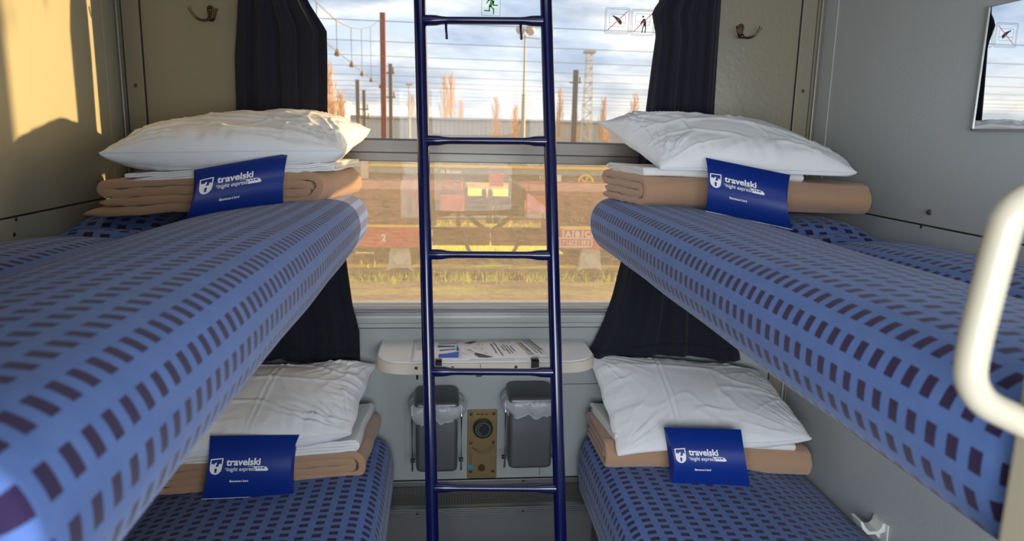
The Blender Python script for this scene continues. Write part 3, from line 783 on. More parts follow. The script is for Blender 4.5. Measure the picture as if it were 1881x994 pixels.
curtain('dark navy curtain between the window and the hook near the sunlit wall',
        [(-.66, -.2235), (-.62, -.225), (-.55, -.2255), (-.47, -.243), (-.30, -.262), (-.10, -.285), (.04, -.296), (.18, -.293), (.24, -.293), (.31, -.338), (.45, -.345), (.66, -.36)],
        [(-.66, -.66), (-.45, -.62), (-.20, -.54), (.04, -.525), (.176, -.523), (.31, -.508), (.66, -.50)], -.640, .70, 4.2, 2.0, hem=lambda a: -.006*math.sin(a*9))
curtain('dark navy curtain between the window and the hook near the mirror wall',
        [(-.66, .405), (-.62, .4185), (-.52, .462), (-.45, .484), (-.30, .515), (.06, .552), (.2, .563), (.26, .568), (.317, .553), (.345, .572), (.5, .58), (.66, .59)],
        [(-.66, .885), (-.60, .868), (-.45, .82), (-.20, .765), (.06, .745), (.35, .742), (.66, .745)], -.640, .70, 4.0, 5.0, hem=lambda a: -.010*math.sin(a*7+1))
tag(MB().tube([(-.80, 1.972, .712), (1.02, 1.972, .712)], .009, 12).build('curtain_rod', 'alu'), 'metal curtain rod running above the window', 'curtain rod')

# ================================================================== LADDER
# plane of the ladder: leans with its foot towards the room
LT, LB = Vector((-.0514, 1.7495, .2888)), Vector((-.0185, 1.5121, -.9212))
RT_, RB = Vector((.2351, 1.7224, .2948)), Vector((.2717, 1.4845, -.9151))
def ext(a, b, z): t = (z-a.z)/(b.z-a.z); return a+(b-a)*t
lad = thing('bunk_ladder', 'dark blue painted metal ladder standing in front of the window and table', 'ladder', (.14, 1.40, FZ))
for a, b in ((LT, LB), (RT_, RB)):
    p0, p1 = ext(a, b, FZ+.012), ext(a, b, .72)
    r = MB().tube([p0, p1], .0140, 24).build('rail', 'ladder_paint', lad)
    MB().tube([ext(a, b, FZ), ext(a, b, FZ+.03)], .0160, 16).build('rubber_foot', 'black_plastic', r)
rz = [.2435, -.0255, -.2800, -.5415, -.8010, -1.06]
for k, z in enumerate(rz):
    A, B = ext(LT, LB, z), ext(RT_, RB, z+.004)
    n = 25; pts = []; ru = []; rd = []
    for i in range(n):
        t = i/(n-1); pts.append(lerp(A, B, t)); e = min(t, 1-t)
        w = sstep(.20, .10, e)
        ru.append(lerp(.0105, .0120, w)); rd.append(lerp(.0082, .0122, w))
    # flattened tread in the middle, rounder socket near the rails
    rg = MB().tube(pts, ru, 18, ry=rd, upv=(0, .19, .98)).build('rung', 'ladder_paint', lad)
    if k == 0:
        for t in (.205, .795):
            p = lerp(A, B, t)
            MB().tube([p+Vector((0, -.004, -.004)), p+Vector((0, -.006, -.020)), p+Vector((.001, -.009, -.031)), p+Vector((.0015, -.010, -.042))], [.0032, .0028, .0028, .0030], 8).build('hook', 'ladder_paint', rg)
# ================================================================== TABLE AND FLYERS
tb = thing('folding_table', 'small cream wall table with rounded front corners, under the window', 'table', (.12, 1.9, -.63))
def table_outline(x0, x1, y0, y1, r, n=12):
    pts = [(x1, y1), (x0, y1)]
    for k in range(n+1): a = PI+PI/2*k/n; pts.append((x0+r+r*math.cos(a), y0+r*.85+r*.85*math.sin(a)))
    for k in range(n+1): a = 1.5*PI+PI/2*k/n; pts.append((x1-r+r*math.cos(a), y0+r*.85+r*.85*math.sin(a)))
    return pts
to = table_outline(-.171, .4125, 1.792, 1.998, .085)
MB().prism(to, 'z', -.622, -.592).build('table_edge', 'table_edge', tb, bevel=.0025)
ti = table_outline(-.167, .4085, 1.7965, 1.998, .082)
MB().prism(ti, 'z', -.592, -.5885).build('tabletop', 'table_top', tb, bevel=.001)
MB().box(.10, .1012, 1.7905, 1.794, -.618, -.594).build('joint', 'dark_gap', tb, smooth=False)
for x in (-.0645, .0285, .193):
    s_ = MB().sphere((x, 1.7925, -.603), .0045, 12, 8, sy=.5).build('screw', 'screw_metal', tb)
for x0, x1 in ((-.0155, .001), (.2325, .2525)):
    c = MB(); c.box(x0, x1, 1.785, 1.793, -.613, -.582); c.box(x0, x1, 1.785, 1.806, -.586, -.582)
    c.build('latch', 'black_plastic', tb, smooth=False, bevel=.001)
MB().tube([(-.062, 1.80, -.622), (-.062, 1.80, -.636)], .003, 8).build('stop_pin', 'screw_metal', tb)
MB().prism([(1.995, -.622), (1.84, -.622), (1.84, -.630), (1.995, -.70)], 'x', .10, .115).build('support_bracket', 'alu_frame', tb, smooth=False)
# flyers
def flyer(label, corners, z, marks):
    a, b, c_, d = [Vector((p[0], p[1], z)) for p in corners]
    m_ = MB(); m_.grid(lambda u, v: lerp(lerp(a, b, u), lerp(d, c_, u), v)+Vector((0, 0, .0012*math.sin(PI*u)*math.sin(PI*v))), 12, 6)
    o = tag(m_.build('flyer', 'paper', solid=.0006, auto=False), label, 'flyer', 'paper flyers on the table')
    for nm, mt, F in marks:
        F.mb(lambda x, y: lerp(lerp(a, b, x), lerp(d, c_, x), y)+Vector((0, 0, .0009+.0012*math.sin(PI*min(1, max(0, x)))*math.sin(PI*min(1, max(0, y)))))).build(nm, mt, o, smooth=False)
    return o
F1 = Flat(); F1.poly([(.47, .12), (.99, .10), (1.0, .30), (.92, .34), (.80, .38), (.60, .30), (.47, .27)])
F1.poly([(.80, .44), (.97, .40), (.97, .68), (.84, .72)]); F1.poly([(.47, .60), (.80, .62), (.80, .68), (.47, .70)])
F1k = Flat(); random.seed(4)
for r in range(5): F1k.line([(.08, .78-r*.035*2), (.08+.18+random.random()*.10, .78-r*.07)], .012)
for r in range(2): F1k.line([(.50, .82-r*.05), (.86+random.random()*.04, .83-r*.05)], .014)
F1k.poly([(.50, .42), (.80, .50), (.80, .54), (.66, .50), (.50, .47)])
flyer('white flyer with blue picture lying on the cream table', [(-.079, 1.8005), (.075, 1.806), (.062, 1.990), (-.078, 1.992)], -.5876, [('printed_picture', 'paper_blue', F1), ('printed_text', 'paper_ink', F1k)])
F2 = Flat(); F2t = Flat()
F2.poly([(.10, .85), (.20, .93), (.28, .95), (.24, .86), (.18, .78)]); F2.poly([(.22, .05), (.30, .02), (.38, .05), (.28, .20), (.20, .30), (.18, .22)])
for k in range(26):
    x = .08+random.random()*.26; y = .2+random.random()*.6; F2.line([(x, y), (x+random.uniform(-.05, .05), y+random.uniform(.02, .12))], .005)
def vlines(F, x, y0, y1, w, k=9):   # lettering running away from the reader, as short strokes
    y = y1
    while y > y0:
        h = random.uniform(.018, .034)*1.2
        F.line([(x-(w/2)*random.uniform(.6, 1), y), (x+(w/2)*random.uniform(.6, 1), y-h*.3)], .012); y -= h
for x, a, b in ((.44, .25, .75), (.49, .1, .85), (.55, .35, .60), (.585, .2, .70), (.62, .22, .66), (.66, .3, .6)): vlines(F2, x, a, b, .016)
vlines(F2, .83, .12, .80, .036); vlines(F2, .90, .2, .92, .014); vlines(F2, .94, .14, .93, .014); vlines(F2, .995, .35, .93, .026)
vlines(F2t, .79, .12, .80, .03); vlines(F2t, .965, .3, .92, .014); F2t.loop([(.60, .88), (.60, .80), (.70, .78), (.70, .86)], .008)
flyer('white flyer with black sideways lettering lying on the cream table', [(.045, 1.812), (.290, 1.826), (.248, 1.993), (.040, 1.978)], -.5866, [('printed_text', 'paper_ink', F2), ('printed_accent', 'paper_tan', F2t)])
tag(MB().box(.19, .245, 1.800, 1.822, -.5883, -.5868).build('paper_slip', 'paper', smooth=False), 'thin white paper strip at the table front edge by the black latch', 'paper')

# ================================================================== BINS
def bin_(label, linlabel, x0, x1, zt, zb, seed):
    t = thing('waste_bin', label, 'waste bin', ((x0+x1)/2, 1.93, zb), 'wall bins under the table')
    y0, y1 = 1.892, 1.985
    b = MB(); r = .012
    def sec(z, k): 
        return [(x, y, z) for x, y in rrect(x0+.004+k, x1-.004-k, y0+.004+k, y1-.002, r)]
    zs = [(zb, .006), (zb+.004, .0015), (zb+.012, 0), ((zb+zt)/2, -.0005), (zt-.018, -.001)]
    rings = [sec(z, k) for z, k in zs]; m_ = len(rings[0])
    b.add([p for rr_ in rings for p in rr_], [(j*m_+i, j*m_+(i+1) % m_, (j+1)*m_+(i+1) % m_, (j+1)*m_+i) for j in range(len(zs)-1) for i in range(m_)]+[tuple(range(m_))])
    b.build('bin_body', 'bin_steel', t)
    # lid: slopes down towards the front
    l = MB()
    def lsec(dz, k): return [(x, y, zt+dz-(y1-y)/(y1-y0)*.014) for x, y in rrect(x0+k, x1-k, y0-.004+k, y1, .012)]
    R = [lsec(-.014, .002), lsec(-.012, 0), lsec(-.007, 0), lsec(-.004, .002), lsec(-.001, .006), lsec(0, .012)]
    l.add([p for rr_ in R for p in rr_], [(j*m_+i, j*m_+(i+1) % m_, (j+1)*m_+(i+1) % m_, (j+1)*m_+i) for j in range(len(R)-1) for i in range(m_)]+[tuple((len(R)-1)*m_+i for i in range(m_)), tuple(range(m_))])
    l.build('bin_lid', 'bin_steel', t)
    for x in (x0-.007, x1+.007):
        MB().tube([(x, 1.915, zt-.03), (x, 1.905, zt-.06), (x, 1.905, zb+.01), (x, 1.910, zb+.0)], .0028, 10).build('side_rod', 'bin_rod', t)
        MB().tube([(x-.006, 1.93, zb+.022), (x+.006, 1.93, zb+.022)], .006, 10).build('pivot', 'black_plastic', t)
    # liner folded over the rim
    cx, cy = (x0+x1)/2, (y0+y1)/2; hx, hy = (x1-x0)/2, (y1-y0)/2
    def f(a, b_):
        th = 2*PI*a; c, s = math.cos(th), math.sin(th)
        k = 1/max(abs(c)**4+abs(s)**4, 1e-6)**.25
        n1 = noise.noise(Vector((c*2.2+seed, s*2.2, 0))); n2 = noise.noise(Vector((c*7+seed, s*7, b_*2)))
        out = 1.02+.30*math.sin(PI*min(1, b_*1.1))**.8*(.75+.8*n1)+.07*n2
        drop = b_*(.052+.030*n1+.010*noise.noise(Vector((c*4, s*4, seed))))
        yy = cy+hy*k*s*(1+(out-1)*.75)
        return Vector((cx+hx*k*c*out, min(yy, 1.992), zt-.015-.006*(1-(s+1)/2)-drop+.004*math.sin(PI*b_)))
    g = MB().grid(f, 120, 16, True)
    tag(g.build('bin_liner', 'bin_liner_film', auto=False), linlabel, 'bin liner', 'clear bin liners')
bin_('grey metal wall bin beside the blue bulb of the brass heater plate', 'clear plastic liner over the bin nearer the blue heater bulb', -.0735, .049, -.722, -.945, 1.0)
bin_('grey metal wall bin in front of the wall hatch seam', 'clear plastic liner over the bin by the wall hatch seam', .186, .3165, -.712, -.940, 4.0)

# ================================================================== HEATER PLATE
hp_ = thing('heater_control', 'brass heater control plate with round black knob between the two bins', 'heater control', (.119, 1.995, -1.016))
px0, px1, pz0, pz1 = .076, .1635, -1.015, -.800
MB().prism(rrect(px0, px1, pz0, pz1, .005), 'y', 1.9935, 2.0).build('plate', 'brass', hp_, bevel=.0008)
kn = []
for k in range(72):
    a = 2*PI*k/72; r = .0288-.0012*(.5+.5*math.cos(a*18)); kn.append((.121+r*math.cos(a), -.853+r*math.sin(a)))
kb = MB().prism(kn, 'y', 1.974, 1.992).build('knob', 'black_plastic', hp_, bevel=.0015)
def ring(mbx, cx, cz, r, w, y, a0=0, a1=2*PI, n=48):
    vs = []; 
    for k in range(n+1):
        a = a0+(a1-a0)*k/n; vs += [(cx+(r-w)*math.cos(a), y, cz+(r-w)*math.sin(a)), (cx+(r+w)*math.cos(a), y, cz+(r+w)*math.sin(a))]
    mbx.add(vs, [(2*k, 2*k+1, 2*k+3, 2*k+2) for k in range(n)]); return mbx
q = MB(); ring(q, .121, -.853, .0205, .0005, 1.9736); ring(q, .121, -.853, .0145, .0005, 1.9736, 1.7, 4.4); q.build('knob_marking', 'knob_ring', kb, smooth=False)
for x, z in ((.0865, -.812), (.1525, -.812), (.0865, -.902), (.1525, -.901), (.0865, -.992), (.1525, -.992)):
    MB().sphere((x, 1.9925, z), .0046, 14, 8, sy=.45).build('screw', 'screw_metal', hp_)
g = MB()
for k in range(3): g.box(.102+k*.0125, .111+k*.0125, 1.993, 1.9934, -.815, -.8115)
# curved wedge scale and thermometer outline
F = Flat()
up_ = [(.090+.065*t, -.915-.0165*math.sin(PI*t)+.006*t) for t in [k/14 for k in range(15)]]
dn_ = [(.090+.065*t, -.916-.0165*math.sin(PI*t)-.006*t**.8*(1-.3*t)+.003*t) for t in [k/14 for k in range(15)]]
F.line(up_, .0011); F.line(dn_, .0011); F.line([up_[-1], dn_[-1]], .0011)
F.line([(.0845, -.975), (.0845, -.938)], .0009); F.line([(.0885, -.975), (.0885, -.938)], .0009); F.line([(.0845, -.938), (.0885, -.938)], .0009)
F.line([(.0845, -.950), (.0865, -.950)], .0007); F.line([(.0845, -.960), (.0865, -.960)], .0007)
fm = F.mb(lambda a, b: (a, 1.9930, b)); g.add(fm.v, fm.f); g.build('engraved_scale', 'engrave', hp_, smooth=False)
MB().tube([(.0865, 1.9935, -.978), (.0865, 1.9915, -.978)], .0085, 20).build('indicator', 'gauge_blue', hp_)['label'] = 'blue round thermometer bulb'
MB().tube([(.119, 1.9935, -.981), (.119, 1.9905, -.981)], .0108, 24).build('button', 'screw_metal', hp_)

# ================================================================== HATCH, TRIM, HEATER GRILLE, KICK PANEL
m = MB(); X0, X1, Z0, Z1 = .2939, .620, -1.012, -.7262
hq = tag(MB().box(X0, X1, 1.9965, 1.9985, Z0, Z1).build('access_hatch', 'panel_lit', smooth=False, bevel=.0008), 'flat grey access hatch in the wall behind one of the bins', 'hatch')
m = MB(); w = .0012; m.box(X0-w, X1, 1.9972, 1.9985, Z1, Z1+w); m.box(X0-w, X0, 1.9972, 1.9985, Z0, Z1); m.build('seam_gap', 'dark_gap', hq, smooth=False)
o = struct(MB().box(XL, XR, 1.990, 2.0, -1.0345, -1.0185).build('trim_8', 'alu', smooth=False, bevel=.001))
for x in (-.008, .2445, .363): MB().sphere((x, 1.989, -1.024), .0042, 12, 8, sy=.5).build('screw', 'screw_metal', o)
MB().box(XL, XR, 1.9905, 2.0, -1.0185, -1.0172).build('seam_gap', 'dark_gap', o, smooth=False)
gr = thing('heater_grille', 'black wire mesh heater grille running along the foot of the window wall', 'heater grille', (.12, 1.93, -1.05))
m = MB(); GX0, GX1, GY0, GY1 = -.20, .46, 1.878, 1.990
nx_ = 84; ny_ = 13
for i in range(nx_+1):
    x = lerp(GX0, GX1, i/nx_); m.box(x-.0011, x+.0011, GY0, GY1, -1.0385, -1.0365)
for j in range(ny_+1):
    y = lerp(GY0, GY1, j/ny_); m.box(GX0, GX1, y-.0011, y+.0011, -1.0372, -1.0352)
m.build('wire_mesh', 'mesh_wire', gr, smooth=False)
MB().box(-.76, .98, 1.905, 1.995, -1.10, -1.060).build('heater_tray', 'dark_gap', gr, smooth=False)
m = MB()
prof = [(1.880, -1.0350), (1.868, -1.0350)]
for k in range(4): z = -1.0365-k*.0056; prof += [(1.8615, z), (1.8615, z-.0028), (1.8655, z-.0034), (1.8655, z-.0052)]
prof += [(1.864, -1.060), (1.880, -1.060)]
st_ = MB().prism(prof, 'x', -.76, .98).build('ribbed_edge_strip', 'alu', gr, smooth=False)
for x in (-.065, .23): MB().sphere((x, 1.8622, -1.050), .0038, 12, 8, sy=.5).build('screw', 'screw_metal', st_)
MB().box(-.76, .98, 1.870, 1.90, FZ, -1.058).build('kick_panel', 'kick_vinyl', gr, smooth=False)

# ================================================================== COAT HOOKS, SCREWS, WALL BRACKET
def coat_hook(label, x, z, flip):
    t = thing('coat_hook', label, 'coat hook', (x, 1.998, z), 'double coat hooks')
    s = -1 if flip else 1
    MB().prism([(x+.0085*math.cos(a), z+.002+.010*math.sin(a)) for a in [PI*k/10 for k in range(11)]]+[(x-.005, z-.018), (x-.003, z-.026), (x+.003, z-.026), (x+.005, z-.018)], 'y', 1.994, 2.0).build('back_plate', 'bronze', t, bevel=.0015)
    MB().sphere((x, 1.9935, z+.001), .0042, 12, 8, sy=.5).build('screw', 'screw_metal', t)
    MB().sphere((x, 1.985, z-.022), .006, 12, 8).build('boss', 'bronze', t)
    for w_, d in ((-s*.040, -.004), (s*.026, -.002)):
        p = catmull([(x, 1.985, z-.024), (x+w_*.35, 1.975, z-.0275), (x+w_*.68, 1.966, z-.022), (x+w_*.9, 1.962, z-.009), (x+w_, 1.961, z+.0)], 24)
        n = len(p); MB().tube(p, [lerp(.0032, .0026, i/n) if i < n*.75 else lerp(.0026, .0044, (i-n*.75)/(n*.25)) for i in range(n)], 12).build('prong', 'bronze', t)
    return t
coat_hook('bronze double coat hook between a curtain and the sunlit wall', -.587, .2850, False)
coat_hook('bronze double coat hook between a curtain and the mirror wall', .8110, .2885, True)
def screw(label, c, n, r=.0045):
    m_ = MB()
    if n == 'y': m_.sphere(c, r, 12, 8, sy=.4)
    else: m_.sphere(c, r, 12, 8, sx=.4)
    tag(m_.build('wall_screw', 'screw_metal'), label, 'screw')
screw('small screw in the corner strip next to the sunlit wall', (-.782, 1.9935, .0945), 'y')
screw('small screw in the corner strip next to the mirror wall', (1.002, 1.9935, .1265), 'y')
screw('dark screw in the seam of the sunlit wall, upper of two', (XL+.007, 1.470, -.187), 'x', .004)
screw('dark screw in the base strip of the sunlit wall, lower of two', (XL+.007, 1.459, -.2145), 'x', .004)
screw('dark screw in the base strip seam of the mirror wall', (XR-.007, 1.475, -.186), 'x', .0035)
t = thing('wall_fastener', 'round steel snap fastener on the wall between pillow and mirror', 'fastener', (XR, 1.461, -.1527))
MB().tube([(XR, 1.461, -.1527), (XR-.004, 1.461, -.1527)], .0062, 16).build('washer', 'alu', t)
MB().sphere((XR-.005, 1.461, -.1527), .0036, 12, 8).build('stud', 'screw_metal', t)
t = thing('wall_bracket', 'small white U-shaped bracket on the wall above the lower bench bed', 'bracket', (XR-.02, 1.485, -.93))
MB().box(XR-.009, XR-.0055, 1.452, 1.512, -.935, -.885).build('back_plate', 'pale_plastic', t, smooth=False, bevel=.001)
pr_ = [(XR-.009, -.885), (XR-.009, -.907), (XR-.022, -.912), (XR-.050, -.912), (XR-.064, -.898), (XR-.072, -.880), (XR-.066, -.878), (XR-.057, -.893), (XR-.046, -.904), (XR-.026, -.904), (XR-.018, -.896), (XR-.016, -.885)]
MB().prism(pr_, 'y', 1.462, 1.502).build('cradle', 'pale_plastic', t, smooth=False, bevel=.001)
MB().prism([(XR-.009, -.912), (XR-.030, -.912), (XR-.009, -.932)], 'y', 1.479, 1.485).build('rib', 'pale_plastic', t, smooth=False)

# ================================================================== WINDOW STICKERS
YS = YW+.0215
def sticker(label, parts):
    o = None
    for nm, mt, F, dy in parts:
        mb_ = F.mb(lambda a, b: (a, YS-dy, b))
        if o is None:
            o = mb_.build('window_sticker', mt, smooth=False); tag(o, label, 'sticker', 'pictogram stickers on the upper window pane')
        else: mb_.build(nm, mt, o, smooth=False)
F = Flat(); x0, x1, z0, z1 = .1040, .1535, .3010, .366
F.loop(rrect(x0, x1, z0, z1, .003), .0010)
R_ = Flat()
def G_(px, py): return (lerp(x0, x1, (px-340)/885), z0+(690-py)/885*(x1-x0))
R_.line([G_(*p) for p in ((585, 130), (660, 0), (800, -30), (900, 60), (905, 215), (1090, 215))], .0034)
R_.poly([G_(*p) for p in ((760, 10), (935, 10), (940, 60), (800, 300), (700, 320), (690, 230))][::-1])
R_.line([G_(*p) for p in ((715, 240), (705, 470), (480, 470))], .0036)
R_.line([G_(*p) for p in ((760, 260), (905, 390), (910, 610))], .0034)
R_.disc(*G_(905, -95), .0042)
sticker('green running man emergency exit sticker at the top of the window, above the ladder rung', [('', 'sticker_green', F, .0), ('running_man', 'sticker_green', R_, .0002)])
def frame_sticker(x0, x1, z0, z1, kind):
    F = Flat(); F.loop(rrect(x0, x1, z0, z1, .005), .0009); F.loop(rrect(x0+.0035, x1-.0035, z0+.0035, z1-.0035, .003), .0009)
    w = x1-x0; h = z1-z0
    if kind == 'bottle':
        F.loop(rrect(x0+.18*w, x0+.82*w, z0+.28*h, z0+.76*h, .005), .0008); F.line([(x0+.18*w, z0+.42*h), (x0+.82*w, z0+.42*h)], .0008)
    else:
        F.loop(rrect(x0+.18*w, x0+.80*w, z0+.40*h, z0+.84*h, .005), .0008); F.line([(x0+.18*w, z0+.53*h), (x0+.80*w, z0+.53*h)], .0008)
    D = Flat()
    P = lambda a, b: (x0+a*w, z0+b*h)
    if kind == 'bottle':
        D.disc(*P(.33, .68), .0022); D.poly([P(.34, .66), P(.38, .69), P(.48, .65), P(.58, .60), P(.70, .46), P(.64, .34), P(.54, .44), P(.43, .56)])
    else:
        D.disc(*P(.50, .73), .0026)
        D.poly([P(.50, .64), P(.58, .66), P(.63, .58), P(.64, .46), P(.60, .32), P(.53, .44), P(.53, .56), P(.42, .44), P(.38, .45)])
        D.line([P(.56, .46), P(.50, .28), P(.48, .12)], .0028); D.line([P(.61, .46), P(.63, .28), P(.61, .12)], .0028)
    S = Flat(); S.line([P(.12, .14), P(.90, .88)], .0020)
    return F, D, S
F, D, S = frame_sticker(.4385, .5065, .2655, .3330, 'bottle')
sticker('window sticker with a bottle crossed by a red diagonal bar', [('', 'sticker_line', F, 0), ('pictogram', 'sticker_dark', D, .0002), ('red_bar', 'sticker_red', S, .0004)])
F, D, S = frame_sticker(.5110, .5760, .2635, .3310, 'lean')
sticker('window sticker with a leaning figure crossed by a red diagonal bar', [('', 'sticker_line', F, 0), ('pictogram', 'sticker_dark', D, .0002), ('red_bar', 'sticker_red', S, .0004)])

# ================================================================== THE YARD OUTSIDE
GZ = -2.45            # ground, below eye level
g = MB(); nx_, ny_ = 40, 60
g.grid(lambda a, b: Vector((-120+240*a, 3+b**2*197, GZ-.12+.03*noise.noise(Vector((a*90, b*60, 0))))), nx_, ny_)
struct(g.build('ground', 'yard_ground', auto=False))
def track(y, label, far=False):
    t = thing('railway_track', label, 'railway track', (0, y, GZ-.12), 'parallel railway tracks')
    for yy in (y-.75, y+.75): MB().box(-40, 40, yy-.035, yy+.035, GZ-.1, GZ).build('rail', 'rail_steel', t, smooth=False)
    if not far:
        m_ = MB()
        for k in range(-12, 16): m_.box(k*.65-.12, k*.65+.12, y-1.25, y+1.25, GZ-.16, GZ-.085)
        o_ = m_.build('sleepers', 'iron_dark', t, smooth=False)
track(13.6, 'railway track under the red flat wagons')
track(21.6, 'second railway track, under the grey green wagons', True)
track(17.6, 'empty railway track between the red wagons and the grey green wagons', True)
g = MB(); random.seed(8)
for k in range(7000):
    x = random.uniform(-7, 11); y = random.choice((random.uniform(12.2, 12.9), random.uniform(14.6, 16.6), random.uniform(18.7, 20.4), random.uniform(12.0, 16.6)))
    h = random.uniform(.03, .13); w_ = .012; a = random.uniform(0, PI); l = random.uniform(-.04, .04)
    g.add([(x-w_*math.cos(a), y-w_*math.sin(a), GZ-.12), (x+w_*math.cos(a), y+w_*math.sin(a), GZ-.12), (x+l, y, GZ-.12+h+.03)], [(0, 1, 2)])
o = g.build('trackside_grass', 'grass_yellow', smooth=False); tag(o, 'yellow sunlit grass tufts growing between the tracks', 'grass'); o['kind'] = 'stuff'
g = MB()
g.grid(lambda a, b: Vector((-30+60*a, 14.95+b*1.7, GZ-.085+.02*noise.noise(Vector((a*60, b*4, 0))))), 60, 6)
o = g.build('grass_strip', 'grass_yellow', auto=False); tag(o, 'bright yellow strip of grass just behind the red wagons', 'grass'); o['kind'] = 'stuff'

def flat_wagon(label, xa, xb, inner, bogies, mark):
    """low pocket wagon; xa..xb is its length, inner the end with the buffers in view"""
    t = thing('flat_wagon', label, 'railway wagon', ((xa+xb)/2, 13.6, GZ), 'red flat wagons on the first track')
    s = 1 if inner == xa else -1        # direction into the wagon
    lo, hi = min(xa, xb), max(xa, xb)
    yf, yb = 12.35, 14.85
    MB().box(lo, hi, yf+.05, yb-.05, -1.12, -1.02).build('deck', 'wagon_brown', t, smooth=False, bevel=.02)
    for yy in (yf, yb-.12):
        fr = MB(); fr.box(lo, hi, yy, yy+.12, -1.16, -1.00); fr.box(lo+(.5 if s > 0 else 0), hi-(.5 if s < 0 else 0), yy+.02, yy+.10, -1.62, -1.16)
        fr.build('side_frame', 'wagon_brown', t, smooth=False)
        a, b = (lo+.62, hi) if s > 0 else (lo, hi-.62)
        MB().box(a, b, yy-.03, yy+.05, -2.0, -1.62).build('side_sill', 'wagon_red', t, smooth=False, bevel=.015)
        MB().box(a, b, yy-.045, yy-.03, -1.64, -1.60).build('sill_edge', 'wagon_yellow', t, smooth=False)
        rb = MB(); k = lo+.35
        while k < hi: rb.box(k-.04, k+.04, yy-.02, yy+.0, -1.62, -1.16); k += .41
        rb.build('stanchions', 'iron_dark', t, smooth=False)
    MB().box(inner-.06 if s > 0 else inner, inner if s > 0 else inner+.06, yf, yb, -1.45, -.96).build('headstock', 'iron_dark', t, smooth=False)
    for yy in (yf+.40, yb-.40):
        bf = MB(); bf.tube([(inner, yy, -1.38), (inner-s*.42, yy, -1.38)], .10, 16); bf.tube([(inner-s*.42, yy, -1.38), (inner-s*.50, yy, -1.38)], .24, 24)
        bf.build('buffer', 'iron_dark', t)
    cp = MB(); cp.tube(catmull([(inner, 13.6, -1.45), (inner-s*.25, 13.6, -1.70), (inner-s*.45, 13.6, -1.85)], 10), .045, 8); cp.build('coupling', 'iron_dark', t)
    MB().tube([(inner-s*.50, 13.3, -1.93), (inner+s*.9, 13.3, -1.93)], .17, 18).build('drawbar', 'wagon_brown', t)  # brown drawbar pipe running across the gap between the wagons
    hz = MB(); hz.tube(catmull([(inner-s*.02, 12.9, -1.75), (inner-s*.12, 12.9, -2.15), (inner-s*.46, 12.9, -2.32)], 12), .035, 8); hz.build('brake_hose', 'iron_dark', t)
    # end valve box on the corner of the frame
    bx = MB(); bx.box(inner+s*.02-.16*(s < 0), inner+s*.02+.16*(s > 0)+0, yf-.10, yf, -1.30, -1.02); 
    bx = MB().box(min(inner+s*.0, inner+s*.42), max(inner+s*.0, inner+s*.42), yf-.12, yf-.02, -1.36, -1.08)
    bx.build('end_box', 'wagon_red', t, smooth=False, bevel=.04)['label'] = 'bright red box at wagon end'
    MB().tube([(inner+s*.05, yf-.08, -.98), (inner+s*.05, yf-.08, -.86), (inner+s*.34, yf-.08, -.86), (inner+s*.34, yf-.08, -.98)], .018, 8).build('grab_rail', 'wagon_red', t)
    for bxx in bogies:
        bg = MB(); bg.box(min(bxx-s*.3, bxx+s*1.6), max(bxx-s*.3, bxx+s*1.6), 12.55, 12.70, -2.12, -1.98); bg.box(bxx-.45, bxx+.45, 12.55, 12.72, -2.18, -1.90)
        bo = bg.build('bogie', 'iron_dark', t, smooth=False, bevel=.03)
        for wx in (bxx, bxx+s*1.15):
            for wy in (12.80, 14.30): MB().tube([(wx, wy, GZ+.36), (wx, wy+.10, GZ+.36)], .36, 32).build('wheel', 'wagon_brown', bo)
        for wx in (bxx,):
            ax = MB(); ax.prism([(wx-.24, GZ+.02), (wx-.20, GZ+.10), (wx-.17, GZ+.40), (wx-.09, GZ+.50), (wx+.09, GZ+.50), (wx+.17, GZ+.40), (wx+.20, GZ+.10), (wx+.24, GZ+.02), (wx+.12, GZ+.08), (wx-.12, GZ+.08)], 'y', 12.42, 12.55)
            a_ = ax.build('axle_box', 'axle_pale', bo, smooth=False, bevel=.02); MB().tube([(wx, 12.38, GZ+.26), (wx, 12.42, GZ+.26)], .11, 20).build('axle_cap', 'mast_pale', bo)
    if mark == 'abc':
        F = Flat(); x0, w_, z0, h_ = 1.99, .62, -1.96, .31
        for k in range(4): F.line([(x0+.11+k*.17, z0+.15), (x0+.11+k*.17, z0+.31)], .018)
        F.line([(x0+.11, z0+.31), (x0+w_, z0+.31)], .018); F.loop([(x0-.02, z0), (x0+w_, z0), (x0+w_, z0+.15), (x0-.02, z0+.15)], .018)
        for k, ch in enumerate('ABC'): F.text(ch, x0+.15+k*.17, z0+.175, .14, bold=.004)
        F.textw('51.7 | 67.2 | 59.3', x0, z0+.03, .12, w_-.05, bold=.003)
        F.mb(lambda a, b: (a, yf-.034, b)).build('load_table', 'wagon_white', t, smooth=False)
        F = Flat(); F.line([tuple(p)[:2] for p in catmull([(1.86, -1.56, 0), (2.0, -1.42, 0), (2.12, -1.40, 0), (2.12, -1.52, 0), (2.06, -1.55, 0), (2.20, -1.55, 0), (2.26, -1.42, 0), (2.38, -1.40, 0), (2.40, -1.52, 0), (2.30, -1.54, 0), (2.28, -1.45, 0)], 60)], .03)
        F.line([tuple(p)[:2] for p in catmull([(2.36, -1.50, 0), (2.46, -1.56, 0), (2.50, -1.42, 0), (2.52, -1.54, 0), (2.64, -1.54, 0), (2.66, -1.40, 0)], 40)], .03)
        F.mb(lambda a, b: (a, yf+.012, b)).build('graffiti', 'wagon_yellow', t, smooth=False)
    else:
        F = Flat(); F.text('2', -1.02, -1.88, .16, bold=.006); F.poly([(-.30, -1.80), (-.16, -1.80), (-.16, -1.68), (-.30, -1.68)]); F.poly([(-.30, -2.0), (-.16, -2.0), (-.16, -1.88), (-.30, -1.88)])
        F.mb(lambda a, b: (a, yf-.034, b)).build('painted_number', 'wagon_white', t, smooth=False)
    return t
